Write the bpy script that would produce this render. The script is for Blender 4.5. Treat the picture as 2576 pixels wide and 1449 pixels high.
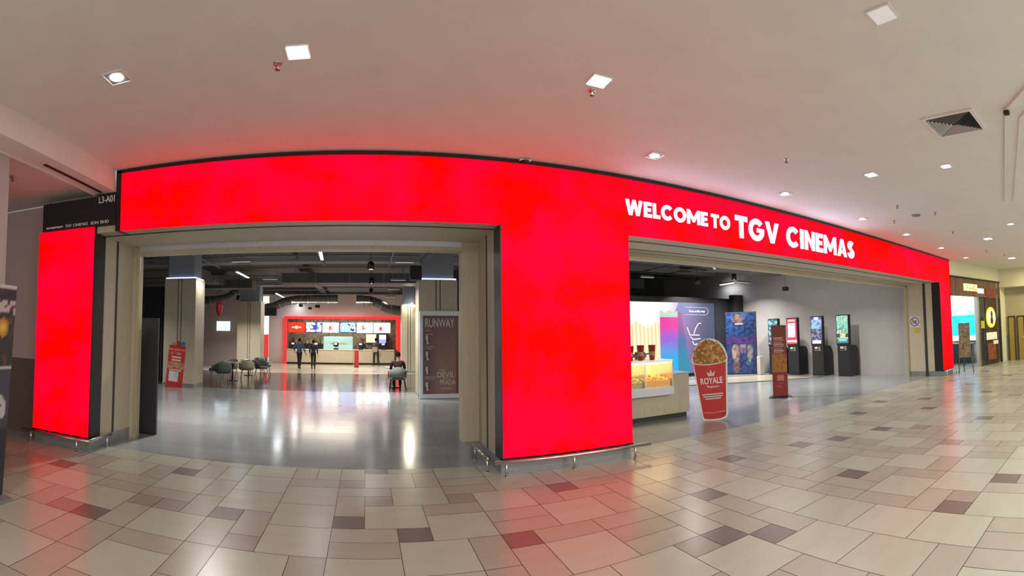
import bpy, bmesh, math, random
from mathutils import Vector, Matrix
PI = math.pi
R = math.radians
S = bpy.context.scene
col = S.collection
for o in list(bpy.data.objects):
    bpy.data.objects.remove(o)

# ------------------------------------------------------------------ camera (cylindrical panorama phone picture)
cam_d = bpy.data.cameras.new('camera')
cam_d.type = 'PANO'
cam_d.panorama_type = 'CENTRAL_CYLINDRICAL'
FPX = 1206.0
cam_d.central_cylindrical_range_u_min = -1288.0 / FPX
cam_d.central_cylindrical_range_u_max = 1288.0 / FPX
cam_d.central_cylindrical_range_v_min = -(1449 - 790.16) / FPX
cam_d.central_cylindrical_range_v_max = 790.16 / FPX
cam_d.central_cylindrical_radius = 1.0
cam_d.clip_start = 0.05
cam_d.clip_end = 200
cam = bpy.data.objects.new('camera', cam_d)
col.objects.link(cam)
yaw, pitch, roll = .3055, .05, -.0098
fw = Vector((math.sin(yaw) * math.cos(pitch), math.cos(yaw) * math.cos(pitch), math.sin(pitch)))
r0 = Vector((math.cos(yaw), -math.sin(yaw), 0))
u0 = r0.cross(fw)
rt = r0 * math.cos(roll) + u0 * math.sin(roll)
up = -r0 * math.sin(roll) + u0 * math.cos(roll)
M = Matrix((rt, up, -fw)).transposed().to_4x4()
M.translation = (0, -6.0, 1.75)
cam.matrix_world = M
S.camera = cam

# ------------------------------------------------------------------ world, exposure
w = bpy.data.worlds.new('world')
S.world = w
w.use_nodes = True
w.node_tree.nodes['Background'].inputs[0].default_value = (.97, .97, .91, 1)
w.node_tree.nodes['Background'].inputs[1].default_value = 1.2  # bright fill, enters by the back of the mall left open for it
S.view_settings.view_transform = 'Standard'
S.view_settings.look = 'None'
S.view_settings.exposure = 0.0
S.view_settings.gamma = 1.0
S.view_settings.use_curve_mapping = False
LED_POWER = 1.4
LAMP = 60.0           # mall downlight radiance
TUBE = 45.0           # lobby tube radiance
def area(name, loc, sx, sy, power, color=(1, .95, .88), rot=(0, 0, 0), spread=None):
    d = bpy.data.lights.new(name, 'AREA')
    d.shape = 'RECTANGLE'
    d.size, d.size_y, d.energy, d.color = sx, sy, power, color
    if spread: d.spread = spread
    o = bpy.data.objects.new(name, d)
    o.location = loc
    o.rotation_euler = rot
    col.objects.link(o)
    return o
# unseen fill lights, added behind the photographer and over the far corridor
for i, (x, y) in enumerate([(-1.5, -7.2), (1.2, -7.2), (3.9, -7.4), (6.8, -7.2), (9.8, -7.2), (12.8, -7.2), (16, -6.6)]):
    area('mall_fill', (x, y, 4.12), .3, .3, 120)

area('corridor_fill', (19.6, -3.4, 4.1), .5, .5, 170, (1, .9, .55))  # added warm light, brightens and yellows the corridor end

# ------------------------------------------------------------------ materials
MATS = {}
def nt(m):
    m.use_nodes = True
    return m.node_tree, m.node_tree.nodes.get('Principled BSDF')
def pbr(name, c, rough=.5, metal=0, spec=.5, var=0.0, scale=3.0, bump=0.0, bscale=60, stretch=None, coat=0):
    if name in MATS: return MATS[name]
    m = bpy.data.materials.new(name)
    t, b = nt(m)
    b.inputs['Roughness'].default_value = rough
    b.inputs['Metallic'].default_value = metal
    b.inputs['Specular IOR Level'].default_value = spec
    b.inputs['Coat Weight'].default_value = coat
    c4 = (*c, 1)
    b.inputs['Base Color'].default_value = c4
    tc = t.nodes.new('ShaderNodeTexCoord')
    mp = t.nodes.new('ShaderNodeMapping')
    t.links.new(tc.outputs['Object'], mp.inputs[0])
    if stretch: mp.inputs['Scale'].default_value = stretch
    n = t.nodes.new('ShaderNodeTexNoise')
    n.inputs['Scale'].default_value = scale
    n.inputs['Detail'].default_value = 4
    t.links.new(mp.outputs[0], n.inputs['Vector'])
    v = max(var, .03)
    cr = t.nodes.new('ShaderNodeValToRGB')
    cr.color_ramp.elements[0].position = .3
    cr.color_ramp.elements[1].position = .7
    cr.color_ramp.elements[0].color = (*[max(0, x * (1 - v)) for x in c], 1)
    cr.color_ramp.elements[1].color = (*[min(1, x * (1 + v)) for x in c], 1)
    t.links.new(n.outputs['Fac'], cr.inputs[0])
    t.links.new(cr.outputs[0], b.inputs['Base Color'])
    if bump:
        n2 = t.nodes.new('ShaderNodeTexNoise')
        n2.inputs['Scale'].default_value = bscale
        t.links.new(mp.outputs[0], n2.inputs['Vector'])
        bp = t.nodes.new('ShaderNodeBump')
        bp.inputs['Strength'].default_value = bump
        t.links.new(n2.outputs['Fac'], bp.inputs['Height'])
        t.links.new(bp.outputs[0], b.inputs['Normal'])
    MATS[name] = m
    return m
def emit(name, c, s, base=(0.02, .02, .02)):
    if name in MATS: return MATS[name]
    m = bpy.data.materials.new(name)
    t, b = nt(m)
    b.inputs['Base Color'].default_value = (*base, 1)
    b.inputs['Emission Color'].default_value = (*c, 1)
    b.inputs['Emission Strength'].default_value = s
    MATS[name] = m
    return m
def picmat(name, s=0.0, rough=.4):
    """printed picture (s=0) or lit screen (s>0) whose colours come from the mesh attribute 'Col'"""
    if name in MATS: return MATS[name]
    m = bpy.data.materials.new(name)
    t, b = nt(m)
    a = t.nodes.new('ShaderNodeAttribute')
    a.attribute_name = 'Col'
    b.inputs['Roughness'].default_value = rough
    if s > 0:
        b.inputs['Base Color'].default_value = (.02, .02, .02, 1)
        t.links.new(a.outputs['Color'], b.inputs['Emission Color'])
        b.inputs['Emission Strength'].default_value = s
    else:
        t.links.new(a.outputs['Color'], b.inputs['Base Color'])
    MATS[name] = m
    return m
def lin(r, g, b):
    f = lambda v: (v / 255 / 12.92) if v / 255 <= .04045 else ((v / 255 + .055) / 1.055) ** 2.4
    return (f(r), f(g), f(b))

def glass(name, c=(.9, 1, .97), alpha=.25, rough=.03):
    if name in MATS: return MATS[name]
    m = bpy.data.materials.new(name)
    t, b = nt(m)
    b.inputs['Base Color'].default_value = (*c, 1)
    b.inputs['Roughness'].default_value = rough
    b.inputs['Alpha'].default_value = alpha
    MATS[name] = m
    return m

CEIL = pbr('ceiling_paint', (.70, .70, .685), .8, var=.02)
WHITE = pbr('white_paint', (.72, .70, .68), .6)
WARM = pbr('warm_wall_paint', (.66, .63, .43), .6)
OLIVE = pbr('olive_wall_paint', (.36, .33, .2), .6)
GREYWALL = pbr('grey_wall_paint', (.43, .41, .40), .7)
MAUVE = pbr('mauve_wall_paint', (.56, .46, .44), .7)
WAIN = pbr('brown_wainscot', (.16, .115, .095), .45)
WOOD = pbr('ash_laminate', (.50, .44, .33), .42, var=.13, scale=5, stretch=(14, 14, .5))
GROOVE = pbr('dark_groove', (.035, .03, .025), .5)
BLACK = pbr('black_metal', (.012, .012, .014), .35)
BLACKM = pbr('black_matte', (.02, .02, .023), .7)
STEEL = pbr('brushed_steel', (.62, .62, .62), .22, metal=1, var=.05, scale=20, stretch=(1, 1, 20))
STEELM = pbr('grey_steel_panel', (.33, .35, .37), .3, metal=.6)
GOLD = pbr('champagne_trim', (.62, .55, .36), .3, metal=.6)
TRACK = pbr('shutter_track', (.62, .65, .72), .4, metal=.3)
DARKCEIL = pbr('dark_ceiling_paint', (.11, .11, .112), .8, var=.15, scale=.6)
DUCT = pbr('painted_duct', (.115, .115, .115), .6, var=.2, scale=2)
PIPE = pbr('grey_pipe', (.22, .22, .225), .5)
REDP = pbr('red_print', (.48, .03, .025), .4)
PLASTIC = pbr('grey_plastic', (.22, .22, .22), .5)
RUBBER = pbr('dark_rubber', (.02, .02, .02), .8)

# LED panels: saturated red with slow blotches of pinker red
def led_mat():
    m = bpy.data.materials.new('led_panel_red')
    t, b = nt(m)
    b.inputs['Base Color'].default_value = (.004, .0, .0, 1)
    b.inputs['Roughness'].default_value = .8
    b.inputs['Specular IOR Level'].default_value = .08
    tc = t.nodes.new('ShaderNodeTexCoord')
    n = t.nodes.new('ShaderNodeTexNoise')
    n.inputs['Scale'].default_value = .9
    n.inputs['Detail'].default_value = 5
    n.inputs['Roughness'].default_value = .6
    t.links.new(tc.outputs['Object'], n.inputs['Vector'])
    cr = t.nodes.new('ShaderNodeValToRGB')
    cr.color_ramp.elements[0].position = .42
    cr.color_ramp.elements[1].position = .60
    cr.color_ramp.elements[0].color = (1, .0, .0, 1)
    cr.color_ramp.elements[1].color = (1, .0, .026, 1)
    t.links.new(n.outputs['Fac'], cr.inputs[0])
    t.links.new(cr.outputs[0], b.inputs['Emission Color'])
    b.inputs['Emission Strength'].default_value = LED_POWER
    return m
LED = led_mat()
LETTER = emit('led_letter_white', (.70, .76, 1), 8.5)
DIFF = emit('lamp_diffuser', (1, .95, .87), LAMP)
DIFF2 = emit('lobby_tube_diffuser', (.93, .96, 1), TUBE)
SPOTM = emit('spot_lens', (1, .96, .9), 40)
WHITEE = emit('white_lettering', (.9, .92, .95), .8)
WHITEP = pbr('white_print', (.78, .78, .78), .5)

# ------------------------------------------------------------------ builders
def tag(o, label=None, cat=None, group=None, kind=None):
    if label: o['label'] = label
    if cat: o['category'] = cat
    if group: o['group'] = group
    if kind: o['kind'] = kind
    return o
def empty(name, loc=(0, 0, 0), rz=0.0, rx=0.0, ry=0.0, label=None, cat=None, group=None):
    o = bpy.data.objects.new(name, None)
    o.location = loc
    o.rotation_euler = (rx, ry, rz)
    o.empty_display_size = .2
    col.objects.link(o)
    return tag(o, label, cat, group)
def copy_tree(o, parent=None):
    c = o.copy()
    col.objects.link(c)
    if parent: c.parent = parent
    for ch in list(o.children): copy_tree(ch, c)
    return c
class MB:
    def __init__(s): s.v, s.f, s.m, s.sm = [], [], [], []
    def add(s, vs, fs, mi=0, smooth=False, M=None):
        k = len(s.v)
        s.v += [tuple((M @ Vector(p)) if M else p) for p in vs]
        for f in fs:
            s.f.append([i + k for i in f]); s.m.append(mi); s.sm.append(smooth)
        return s
    def box(s, x0, x1, y0, y1, z0, z1, mi=0, bev=0.0, M=None):
        if bev <= 0:
            vs = [(x, y, z) for z in (z0, z1) for y in (y0, y1) for x in (x0, x1)]
            fs = [(0, 2, 3, 1), (4, 5, 7, 6), (0, 1, 5, 4), (2, 6, 7, 3), (0, 4, 6, 2), (1, 3, 7, 5)]
            return s.add(vs, fs, mi, M=M)
        bm = bmesh.new()
        bmesh.ops.create_cube(bm, size=1)
        for v in bm.verts:
            v.co = Vector(((x0 + x1) / 2 + v.co.x * (x1 - x0), (y0 + y1) / 2 + v.co.y * (y1 - y0), (z0 + z1) / 2 + v.co.z * (z1 - z0)))
        bmesh.ops.bevel(bm, geom=bm.edges[:], offset=bev, segments=2, affect='EDGES')
        bm.verts.index_update()
        s.add([v.co[:] for v in bm.verts], [[v.index for v in f.verts] for f in bm.faces], mi, M=M)
        bm.free()
        return s
    def tube(s, pts, r, n=10, mi=0, caps=True, M=None):
        """round bar through pts; r number or list"""
        pts = [Vector(p) for p in pts]
        rs = r if isinstance(r, (list, tuple)) else [r] * len(pts)
        vs, fs = [], []
        ref = None
        for i, p in enumerate(pts):
            d = (pts[min(i + 1, len(pts) - 1)] - pts[max(i - 1, 0)]).normalized()
            if ref is None or abs(ref.dot(d)) > .97:
                ref = Vector((0, 0, 1)) if abs(d.z) < .9 else Vector((1, 0, 0))
            a = (ref - d * ref.dot(d)).normalized()
            b = d.cross(a)
            ref = a
            for k in range(n):
                t = 2 * PI * k / n
                vs.append(p + (a * math.cos(t) + b * math.sin(t)) * rs[i])
        for i in range(len(pts) - 1):
            for k in range(n):
                fs.append((i * n + k, i * n + (k + 1) % n, (i + 1) * n + (k + 1) % n, (i + 1) * n + k))
        if caps:
            fs.append(tuple(reversed(range(n))))
            fs.append(tuple((len(pts) - 1) * n + k for k in range(n)))
        return s.add(vs, fs, mi, smooth=True, M=M)
    def lathe(s, prof, n=24, mi=0, center=(0, 0, 0), M=None, smooth=True):
        vs, fs = [], []
        for (r, z) in prof:
            for k in range(n):
                t = 2 * PI * k / n
                vs.append((center[0] + r * math.cos(t), center[1] + r * math.sin(t), center[2] + z))
        for i in range(len(prof) - 1):
            for k in range(n):
                fs.append((i * n + k, i * n + (k + 1) % n, (i + 1) * n + (k + 1) % n, (i + 1) * n + k))
        return s.add(vs, fs, mi, smooth=smooth, M=M)
    def prism(s, poly, y0, y1, mi=0, M=None):
        """polygon given in (x, z), extruded along y"""
        n = len(poly)
        vs = [(x, y0, z) for x, z in poly] + [(x, y1, z) for x, z in poly]
        fs = [tuple(range(n)), tuple(reversed(range(n, 2 * n)))]
        for i in range(n):
            j = (i + 1) % n
            fs.append((i, i + n, j + n, j))
        return s.add(vs, fs, mi, M=M)
    def obj(s, name, mats, parent=None, kind=None, loc=None):
        me = bpy.data.meshes.new(name)
        me.from_pydata(s.v, [], s.f)
        if not isinstance(mats, (list, tuple)): mats = [mats]
        for m in mats: me.materials.append(m)
        me.polygons.foreach_set('material_index', s.m)
        me.polygons.foreach_set('use_smooth', s.sm)
        bm = bmesh.new(); bm.from_mesh(me)
        bmesh.ops.recalc_face_normals(bm, faces=bm.faces[:])
        bm.to_mesh(me); bm.free()
        me.update()
        o = bpy.data.objects.new(name, me)
        col.objects.link(o)
        if parent: o.parent = parent
        if loc: o.location = loc
        if kind: o['kind'] = kind
        return o
def bx(name, x0, x1, y0, y1, z0, z1, mat, parent=None, kind=None, bev=0.0):
    return MB().box(x0, x1, y0, y1, z0, z1, bev=bev).obj(name, mat, parent, kind)

def picture(name, w, h, nx, nz, func, mat, parent=None, M=None, loc=(0, 0, 0), rz=0.0, depth=.012, edge=None):
    """thin board in local xz (x 0..w, z 0..h), front at y=0; func(u,v)->linear rgb, sampled per small cell"""
    vs, cols = [], []
    for j in range(nz + 1):
        for i in range(nx + 1):
            vs.append((w * i / nx, 0, h * j / nz))
            cols.append(func(i / nx, j / nz))
    fs = []
    for j in range(nz):
        for i in range(nx):
            a = j * (nx + 1) + i
            fs.append((a, a + 1, a + nx + 2, a + nx + 1))
    k = len(vs)
    vs += [(0, depth, 0), (w, depth, 0), (w, depth, h), (0, depth, h)]
    e = edge if edge else (.02, .02, .02)
    cols += [e] * 4
    fs.append((k, k + 3, k + 2, k + 1))
    c = [0, nx, nz * (nx + 1) + nx, nz * (nx + 1)]
    bot = list(range(0, nx + 1)); top = [nz * (nx + 1) + i for i in range(nx + 1)]
    fs.append(tuple(bot[::-1]) + (k, k + 1))
    fs.append(tuple(top) + (k + 2, k + 3))
    lf = [j * (nx + 1) for j in range(nz + 1)]; rg = [j * (nx + 1) + nx for j in range(nz + 1)]
    fs.append(tuple(lf) + (k + 3, k))
    fs.append(tuple(rg[::-1]) + (k + 1, k + 2))
    me = bpy.data.meshes.new(name)
    me.from_pydata(vs, [], fs)
    at = me.attributes.new('Col', 'FLOAT_COLOR', 'POINT')
    at.data.foreach_set('color', [x for cc in cols for x in (*cc, 1.0)])
    me.materials.append(mat)
    me.update()
    o = bpy.data.objects.new(name, me)
    col.objects.link(o)
    o.location = loc
    o.rotation_euler = (0, 0, rz)
    if parent: o.parent = parent
    return o

def text_mesh(s, size, bold=0.0, extrude=.004, align='LEFT', spacing=1.0):
    cu = bpy.data.curves.new('lettering', 'FONT')
    cu.body = s
    cu.size = size
    cu.offset = bold
    cu.extrude = extrude
    cu.align_x = align
    cu.space_character = spacing
    cu.resolution_u = 4
    o = bpy.data.objects.new('lettering', cu)
    col.objects.link(o)
    bpy.context.view_layer.update()
    dg = bpy.context.evaluated_depsgraph_get()
    me = bpy.data.meshes.new_from_object(o.evaluated_get(dg))
    bpy.data.objects.remove(o)
    return me
def lettering(name, lines, mat, parent=None, loc=(0, 0, 0), rz=0.0, extrude=.004, rx=0.0):
    """lines: (text, x0, x1, z0, z1, bold) fitted to the box x0..x1, cap height z0..z1, standing in local xz facing -y"""
    vs, fs = [], []
    for (s, x0, x1, z0, z1, bold) in lines:
        me = text_mesh(s, 1.0, bold, extrude)
        if not me.vertices: continue
        xs = [v.co.x for v in me.vertices]
        ys = [v.co.y for v in me.vertices]
        mnx, mxx = min(xs), max(xs)
        mny, mxy = min(ys), max(ys)
        sx = (x1 - x0) / (mxx - mnx)
        sz = (z1 - z0) / (mxy - mny)
        k = len(vs)
        for v in me.vertices:
            vs.append((x0 + (v.co.x - mnx) * sx, -v.co.z, z0 + (v.co.y - mny) * sz))
        for p in me.polygons: fs.append([i + k for i in p.vertices])
        bpy.data.meshes.remove(me)
    me = bpy.data.meshes.new(name)
    me.from_pydata(vs, [], fs)
    me.materials.append(mat)
    me.update()
    o = bpy.data.objects.new(name, me)
    col.objects.link(o)
    o.location = loc
    o.rotation_euler = (rx, 0, rz)
    if parent: o.parent = parent
    return o
def glyph(ch, w, t, M):
    """bold geometric capital of height 1 and width w as a mesh builder; t = stroke"""
    b = MB(); D0, D1 = -.03, .0
    def q(*pts): b.prism(list(pts), D0, D1)
    def arc(cx, cz, rx, rz, a0, a1, n=26):
        o = [(cx + rx * math.cos(a0 + (a1 - a0) * i / n), cz + rz * math.sin(a0 + (a1 - a0) * i / n)) for i in range(n + 1)]
        k = [(cx + (rx - t) * math.cos(a0 + (a1 - a0) * i / n), cz + (rz - t) * math.sin(a0 + (a1 - a0) * i / n)) for i in range(n + 1)]
        m = n + 1
        b.add([(x, D0, z) for x, z in o + k] + [(x, D1, z) for x, z in o + k],
              [(i, i + 1, m + i + 1, m + i) for i in range(n)] + [(2 * m + i, 3 * m + i, 3 * m + i + 1, 2 * m + i + 1) for i in range(n)] +
              [(i, 2 * m + i, 2 * m + i + 1, i + 1) for i in range(n)] + [(m + i, m + i + 1, 3 * m + i + 1, 3 * m + i) for i in range(n)] +
              [(0, m, 3 * m, 2 * m), (n, 2 * m + n, 3 * m + n, m + n)])
    if ch == 'I': q((0, 0), (w, 0), (w, 1), (0, 1))
    elif ch == 'L': q((0, 0), (w, 0), (w, t * .92), (t, t * .92), (t, 1), (0, 1))
    elif ch == 'T': q((w / 2 - t / 2, 0), (w / 2 + t / 2, 0), (w / 2 + t / 2, 1 - t * .92), (w, 1 - t * .92), (w, 1), (0, 1), (0, 1 - t * .92), (w / 2 - t / 2, 1 - t * .92))
    elif ch == 'E': q((0, 0), (w, 0), (w, t * .88), (t, t * .88), (t, .5 - t * .42), (w * .9, .5 - t * .42), (w * .9, .5 + t * .42), (t, .5 + t * .42), (t, 1 - t * .88), (w, 1 - t * .88), (w, 1), (0, 1))
    elif ch == 'V': q((w / 2 - t * .52, 0), (w / 2 + t * .52, 0), (w, 1), (w - t * 1.1, 1), (w / 2, t * 1.35), (t * 1.1, 1), (0, 1))
    elif ch == 'W': q((w * .19, 0), (w * .19 + t * 1.0, 0), (w / 2, .62), (w * .81 - t * 1.0, 0), (w * .81, 0), (w, 1), (w - t * 1.05, 1), (w * .735, .38), (w / 2 + t * .42, 1), (w / 2 - t * .42, 1), (w * .265, .38), (t * 1.05, 1), (0, 1))
    elif ch == 'M': q((0, 0), (t, 0), (t, .58), (w / 2 - t * .30, .14), (w / 2 + t * .30, .14), (w - t, .58), (w - t, 0), (w, 0), (w, 1), (w - t * .95, 1), (w / 2, .46), (t * .95, 1), (0, 1))
    elif ch == 'N': q((0, 0), (t, 0), (t, .62), (w - t * .95, 0), (w, 0), (w, 1), (w - t, 1), (w - t, .38), (t * .95, 1), (0, 1))
    elif ch == 'A': q((0, 0), (t * 1.1, 0), (t * 1.1 + .075 * w, .17), (w - t * 1.1 - .075 * w, .17), (w - t * 1.1, 0), (w, 0), (w / 2 + t * .52, 1), (w / 2 + .001, 1), (w / 2 + .001, .72), (w * .615, .36), (w * .385, .36), (w / 2 - .001, .72), (w / 2 - .001, 1), (w / 2 - t * .52, 1))
    elif ch == 'O': arc(w / 2, .5, w / 2 + .01, .52, 0, 2 * PI, 40)
    elif ch == 'C': arc(w * .52, .5, w * .53, .52, .72, 2 * PI - .72)
    elif ch == 'G':
        arc(w * .5, .5, w * .52, .52, .72, 2 * PI - .25)
        q((w * .52, .40), (w * 1.0, .40), (w * 1.0, .58), (w * .52, .58))
    elif ch == 'S':
        pts = []
        for i in range(13): a = .55 + (PI * 1.42 - .55) * i / 12; pts.append((w * .5 + (w * .5 - t / 2) * math.cos(a), .735 + (.275 - t / 2) * math.sin(a)))
        for i in range(13): a = PI * .42 - (PI * 1.5 - .1) * i / 12; pts.append((w * .5 + (w * .5 - t / 2) * math.cos(a), .275 + (.285 - t / 2) * math.sin(a)))
        L, Rr = [], []
        for i, p in enumerate(pts):
            a = pts[max(0, i - 1)]; c = pts[min(len(pts) - 1, i + 1)]
            d = Vector((c[0] - a[0], c[1] - a[1])).normalized() * (t / 2)
            L.append((p[0] - d.y, p[1] + d.x)); Rr.append((p[0] + d.y, p[1] - d.x))
        m = len(pts)
        b.add([(x, D0, z) for x, z in L + Rr] + [(x, D1, z) for x, z in L + Rr],
              [(i, i + 1, m + i + 1, m + i) for i in range(m - 1)] + [(2 * m + i, 3 * m + i, 3 * m + i + 1, 2 * m + i + 1) for i in range(m - 1)] +
              [(i, 2 * m + i, 2 * m + i + 1, i + 1) for i in range(m - 1)] + [(m + i, m + i + 1, 3 * m + i + 1, 3 * m + i) for i in range(m - 1)] +
              [(0, m, 3 * m, 2 * m), (m - 1, 3 * m - 1, 4 * m - 1, 2 * m - 1)])
    b.v = [tuple(M @ Vector(p)) for p in b.v]
    return b
GW = dict(W=1.32, E=.62, L=.58, C=.98, O=1.04, M=1.2, T=.78, G=1.02, V=.98, I=.26, N=.86, A=.98, S=.72)
def big_word(word, x0, x1, z0, z1, mat, parent, loc, t=.25, gap=.115):
    h = z1 - z0
    ws = [GW[c] for c in word]
    kern = sum(gap for _ in word[1:])
    tot_ = sum(ws) + kern
    sx = (x1 - x0) / tot_
    x = x0
    for c, w_ in zip(word, ws):
        M_ = Matrix.Translation((x, 0, z0)) @ Matrix.Diagonal((sx, .3, h, 1))
        o = glyph(c, w_, t, M_).obj('letter', mat, parent, loc=loc)
        x += (w_ + gap) * sx
def smoothstep(a, b, x):
    t = max(0, min(1, (x - a) / (b - a)))
    return t * t * (3 - 2 * t)
def mix(a, b, t): return tuple(x + (y - x) * t for x, y in zip(a, b))
def hsh(i, j, k=0):
    return random.Random(i * 7919 + j * 104729 + k * 1299709).random()
def blocky(u, v, nu, nv, k=0):
    x, y = u * nu, v * nv
    i, j = int(x), int(y)
    a, c = smoothstep(0, 1, x - i), smoothstep(0, 1, y - j)
    t = (hsh(i, j, k) * (1 - a) + hsh(i + 1, j, k) * a) * (1 - c) + (hsh(i, j + 1, k) * (1 - a) + hsh(i + 1, j + 1, k) * a) * c
    return max(0.0, min(1.0, .5 + (t - .5) * 1.5))

# ================================================================== SETTING
# ---- mall floor: 0.3 m grid of 600/300 mm tiles with dark 300 mm insets
def build_mall_floor():
    C = .3
    X0, X1, Y0, Y1 = -32, 72, -34, 2
    rnd = random.Random(11)
    occ = {}
    tiles = []
    def put(x, y, w_, h_, k):
        for a in range(w_):
            for b in range(h_): occ[(x + a, y + b)] = 1
        tiles.append((x, y, w_, h_, k))
    def free(x, y, w_, h_):
        return all((x + a, y + b) not in occ and X0 <= x + a < X1 and Y0 <= y + b < Y1 for a in range(w_) for b in range(h_))
    dark = [(-13, -3), (-8, -1), (-9, -7), (-5, -5), (-1, -5), (1, -6), (4, -7), (7, -3), (11, -7), (15, -4), (9, -10), (19, -5),
            (21, -6), (24, -7), (16, -10), (10, -11), (14, -15), (17, -16), (33, -2), (28, -3), (35, -5), (31, -7), (28, -12), (0, 1),
            (44, -6), (47, -3), (39, -9), (51, -8), (56, -4), (42, -14), (60, -9), (20, -20), (26, -18), (34, -17)]
    mid = [(-8, -5), (12, -1), (22, -12), (25, -9), (-16, -12), (3, -3), (37, -12)]
    for d in dark: put(d[0], d[1], 1, 1, 2)
    for d in mid:
        if free(d[0], d[1], 1, 1): put(d[0], d[1], 1, 1, 1)
    for (x, y, w_, h_) in [(0, -5, 2, 2), (-3, -7, 2, 2), (-1, -7, 2, 1), (-3, -3, 2, 2), (-1, -2, 2, 1), (-1, -4, 1, 2), (2, -6, 2, 2), (8, -12, 2, 2),
                           (10, -13, 2, 2), (5, -9, 2, 2), (-1, -9, 2, 2), (-4, -9, 2, 2), (-7, -7, 2, 2), (-11, -9, 2, 2), (-7, -10, 2, 2),
                           (12, -12, 2, 2), (15, -13, 2, 2), (14, -17, 2, 2)]:
        if free(x, y, w_, h_): put(x, y, w_, h_, 0)
    for y in range(Y1 - 1, Y0 - 1, -1):
        for x in range(X0, X1):
            if (x, y) in occ: continue
            r = rnd.random()
            opts = [(2, 2), (2, 1), (1, 2)] if r < .55 else ([(2, 1), (2, 2), (1, 2)] if r < .78 else [(1, 2), (2, 2), (2, 1)])
            for (w_, h_) in opts:
                yy = y - h_ + 1
                if free(x, yy, w_, h_):
                    put(x, yy, w_, h_, 0); break
            else:
                put(x, y, 1, 1, 1)
    vs, fs, cols = [], [], []
    g = .003
    for (x, y, w_, h_, k) in tiles:
        a, b, c, d = x * C + g, (x + w_) * C - g, y * C + g, min((y + h_) * C - g, .5)
        if c >= .5: continue
        z = .0
        i = len(vs)
        vs += [(a, c, z), (b, c, z), (b, d, z), (a, d, z)]
        fs.append((i, i + 1, i + 2, i + 3))
        j = rnd.uniform(-1, 1)
        if k == 2: c3 = (.150 + j * .01, .122 + j * .008, .108 + j * .008)
        elif k == 1: c3 = (.27 + j * .015, .235 + j * .015, .20 + j * .015)
        else:
            s_ = 1.0 if w_ * h_ == 4 else .88
            c3 = ((.378 + j * .018) * s_, ((.380 if s_ == 1 else .356) + j * .018) * s_, ((.312 if s_ == 1 else .295) + j * .018) * s_)
        cols += [c3] * 4
    i = len(vs)
    vs += [(X0 * C, Y0 * C, -.003), (X1 * C, Y0 * C, -.003), (X1 * C, .5, -.003), (X0 * C, .5, -.003)]
    fs.append((i, i + 1, i + 2, i + 3))
    cols += [(.07, .055, .045)] * 4
    me = bpy.data.meshes.new('floor')
    me.from_pydata(vs, [], fs)
    at = me.attributes.new('Col', 'FLOAT_COLOR', 'POINT')
    at.data.foreach_set('color', [x for cc in cols for x in (*cc, 1.0)])
    m = bpy.data.materials.new('mall_floor_tiles')
    t, b = nt(m)
    a = t.nodes.new('ShaderNodeAttribute'); a.attribute_name = 'Col'
    n = t.nodes.new('ShaderNodeTexNoise'); n.inputs['Scale'].default_value = 2.2; n.inputs['Detail'].default_value = 6
    tc = t.nodes.new('ShaderNodeTexCoord')
    mp = t.nodes.new('ShaderNodeMapping'); mp.inputs['Scale'].default_value = (1, 3, 1)
    t.links.new(tc.outputs['Object'], mp.inputs[0]); t.links.new(mp.outputs[0], n.inputs['Vector'])
    mr = t.nodes.new('ShaderNodeMapRange'); mr.inputs[1].default_value = .3; mr.inputs[2].default_value = .7
    mr.inputs[3].default_value = .96; mr.inputs[4].default_value = 1.04
    t.links.new(n.outputs['Fac'], mr.inputs[0])
    mx = t.nodes.new('ShaderNodeVectorMath'); mx.operation = 'SCALE'
    t.links.new(a.outputs['Color'], mx.inputs[0]); t.links.new(mr.outputs[0], mx.inputs['Scale'])
    t.links.new(mx.outputs[0], b.inputs['Base Color'])
    b.inputs['Roughness'].default_value = .27
    b.inputs['Specular IOR Level'].default_value = .5
    me.materials.append(m)
    me.update()
    o = bpy.data.objects.new('floor', me)
    col.objects.link(o)
    o['kind'] = 'structure'
build_mall_floor()

def tile_mat(name, c1, c2, grout, rough, sx=.6, sy=.6, spec=.5):
    m = bpy.data.materials.new(name)
    t, b = nt(m)
    tc = t.nodes.new('ShaderNodeTexCoord')
    br = t.nodes.new('ShaderNodeTexBrick')
    br.offset = 0.5
    br.inputs['Color1'].default_value = (*c1, 1)
    br.inputs['Color2'].default_value = (*c2, 1)
    br.inputs['Mortar'].default_value = (*grout, 1)
    br.inputs['Scale'].default_value = 1.0
    br.inputs['Mortar Size'].default_value = .002
    br.inputs['Brick Width'].default_value = sx
    br.inputs['Row Height'].default_value = sy
    t.links.new(tc.outputs['Object'], br.inputs['Vector'])
    n = t.nodes.new('ShaderNodeTexNoise'); n.inputs['Scale'].default_value = 1.4; n.inputs['Detail'].default_value = 5
    t.links.new(tc.outputs['Object'], n.inputs['Vector'])
    mr = t.nodes.new('ShaderNodeMapRange'); mr.inputs[1].default_value = .3; mr.inputs[2].default_value = .7
    mr.inputs[3].default_value = rough * .8; mr.inputs[4].default_value = rough * 1.25
    t.links.new(n.outputs['Fac'], mr.inputs[0])
    t.links.new(mr.outputs[0], b.inputs['Roughness'])
    t.links.new(br.outputs['Color'], b.inputs['Base Color'])
    b.inputs['Specular IOR Level'].default_value = spec
    return m
LOBBYF = tile_mat('lobby_grey_tiles', (.235, .252, .262), (.285, .30, .308), (.16, .16, .165), .15, 1.2, .6, .65)
BROWNF = tile_mat('lobby_brown_floor', (.085, .068, .06), (.11, .085, .07), (.05, .04, .035), .13, 1.2, .2, .6)
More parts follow.
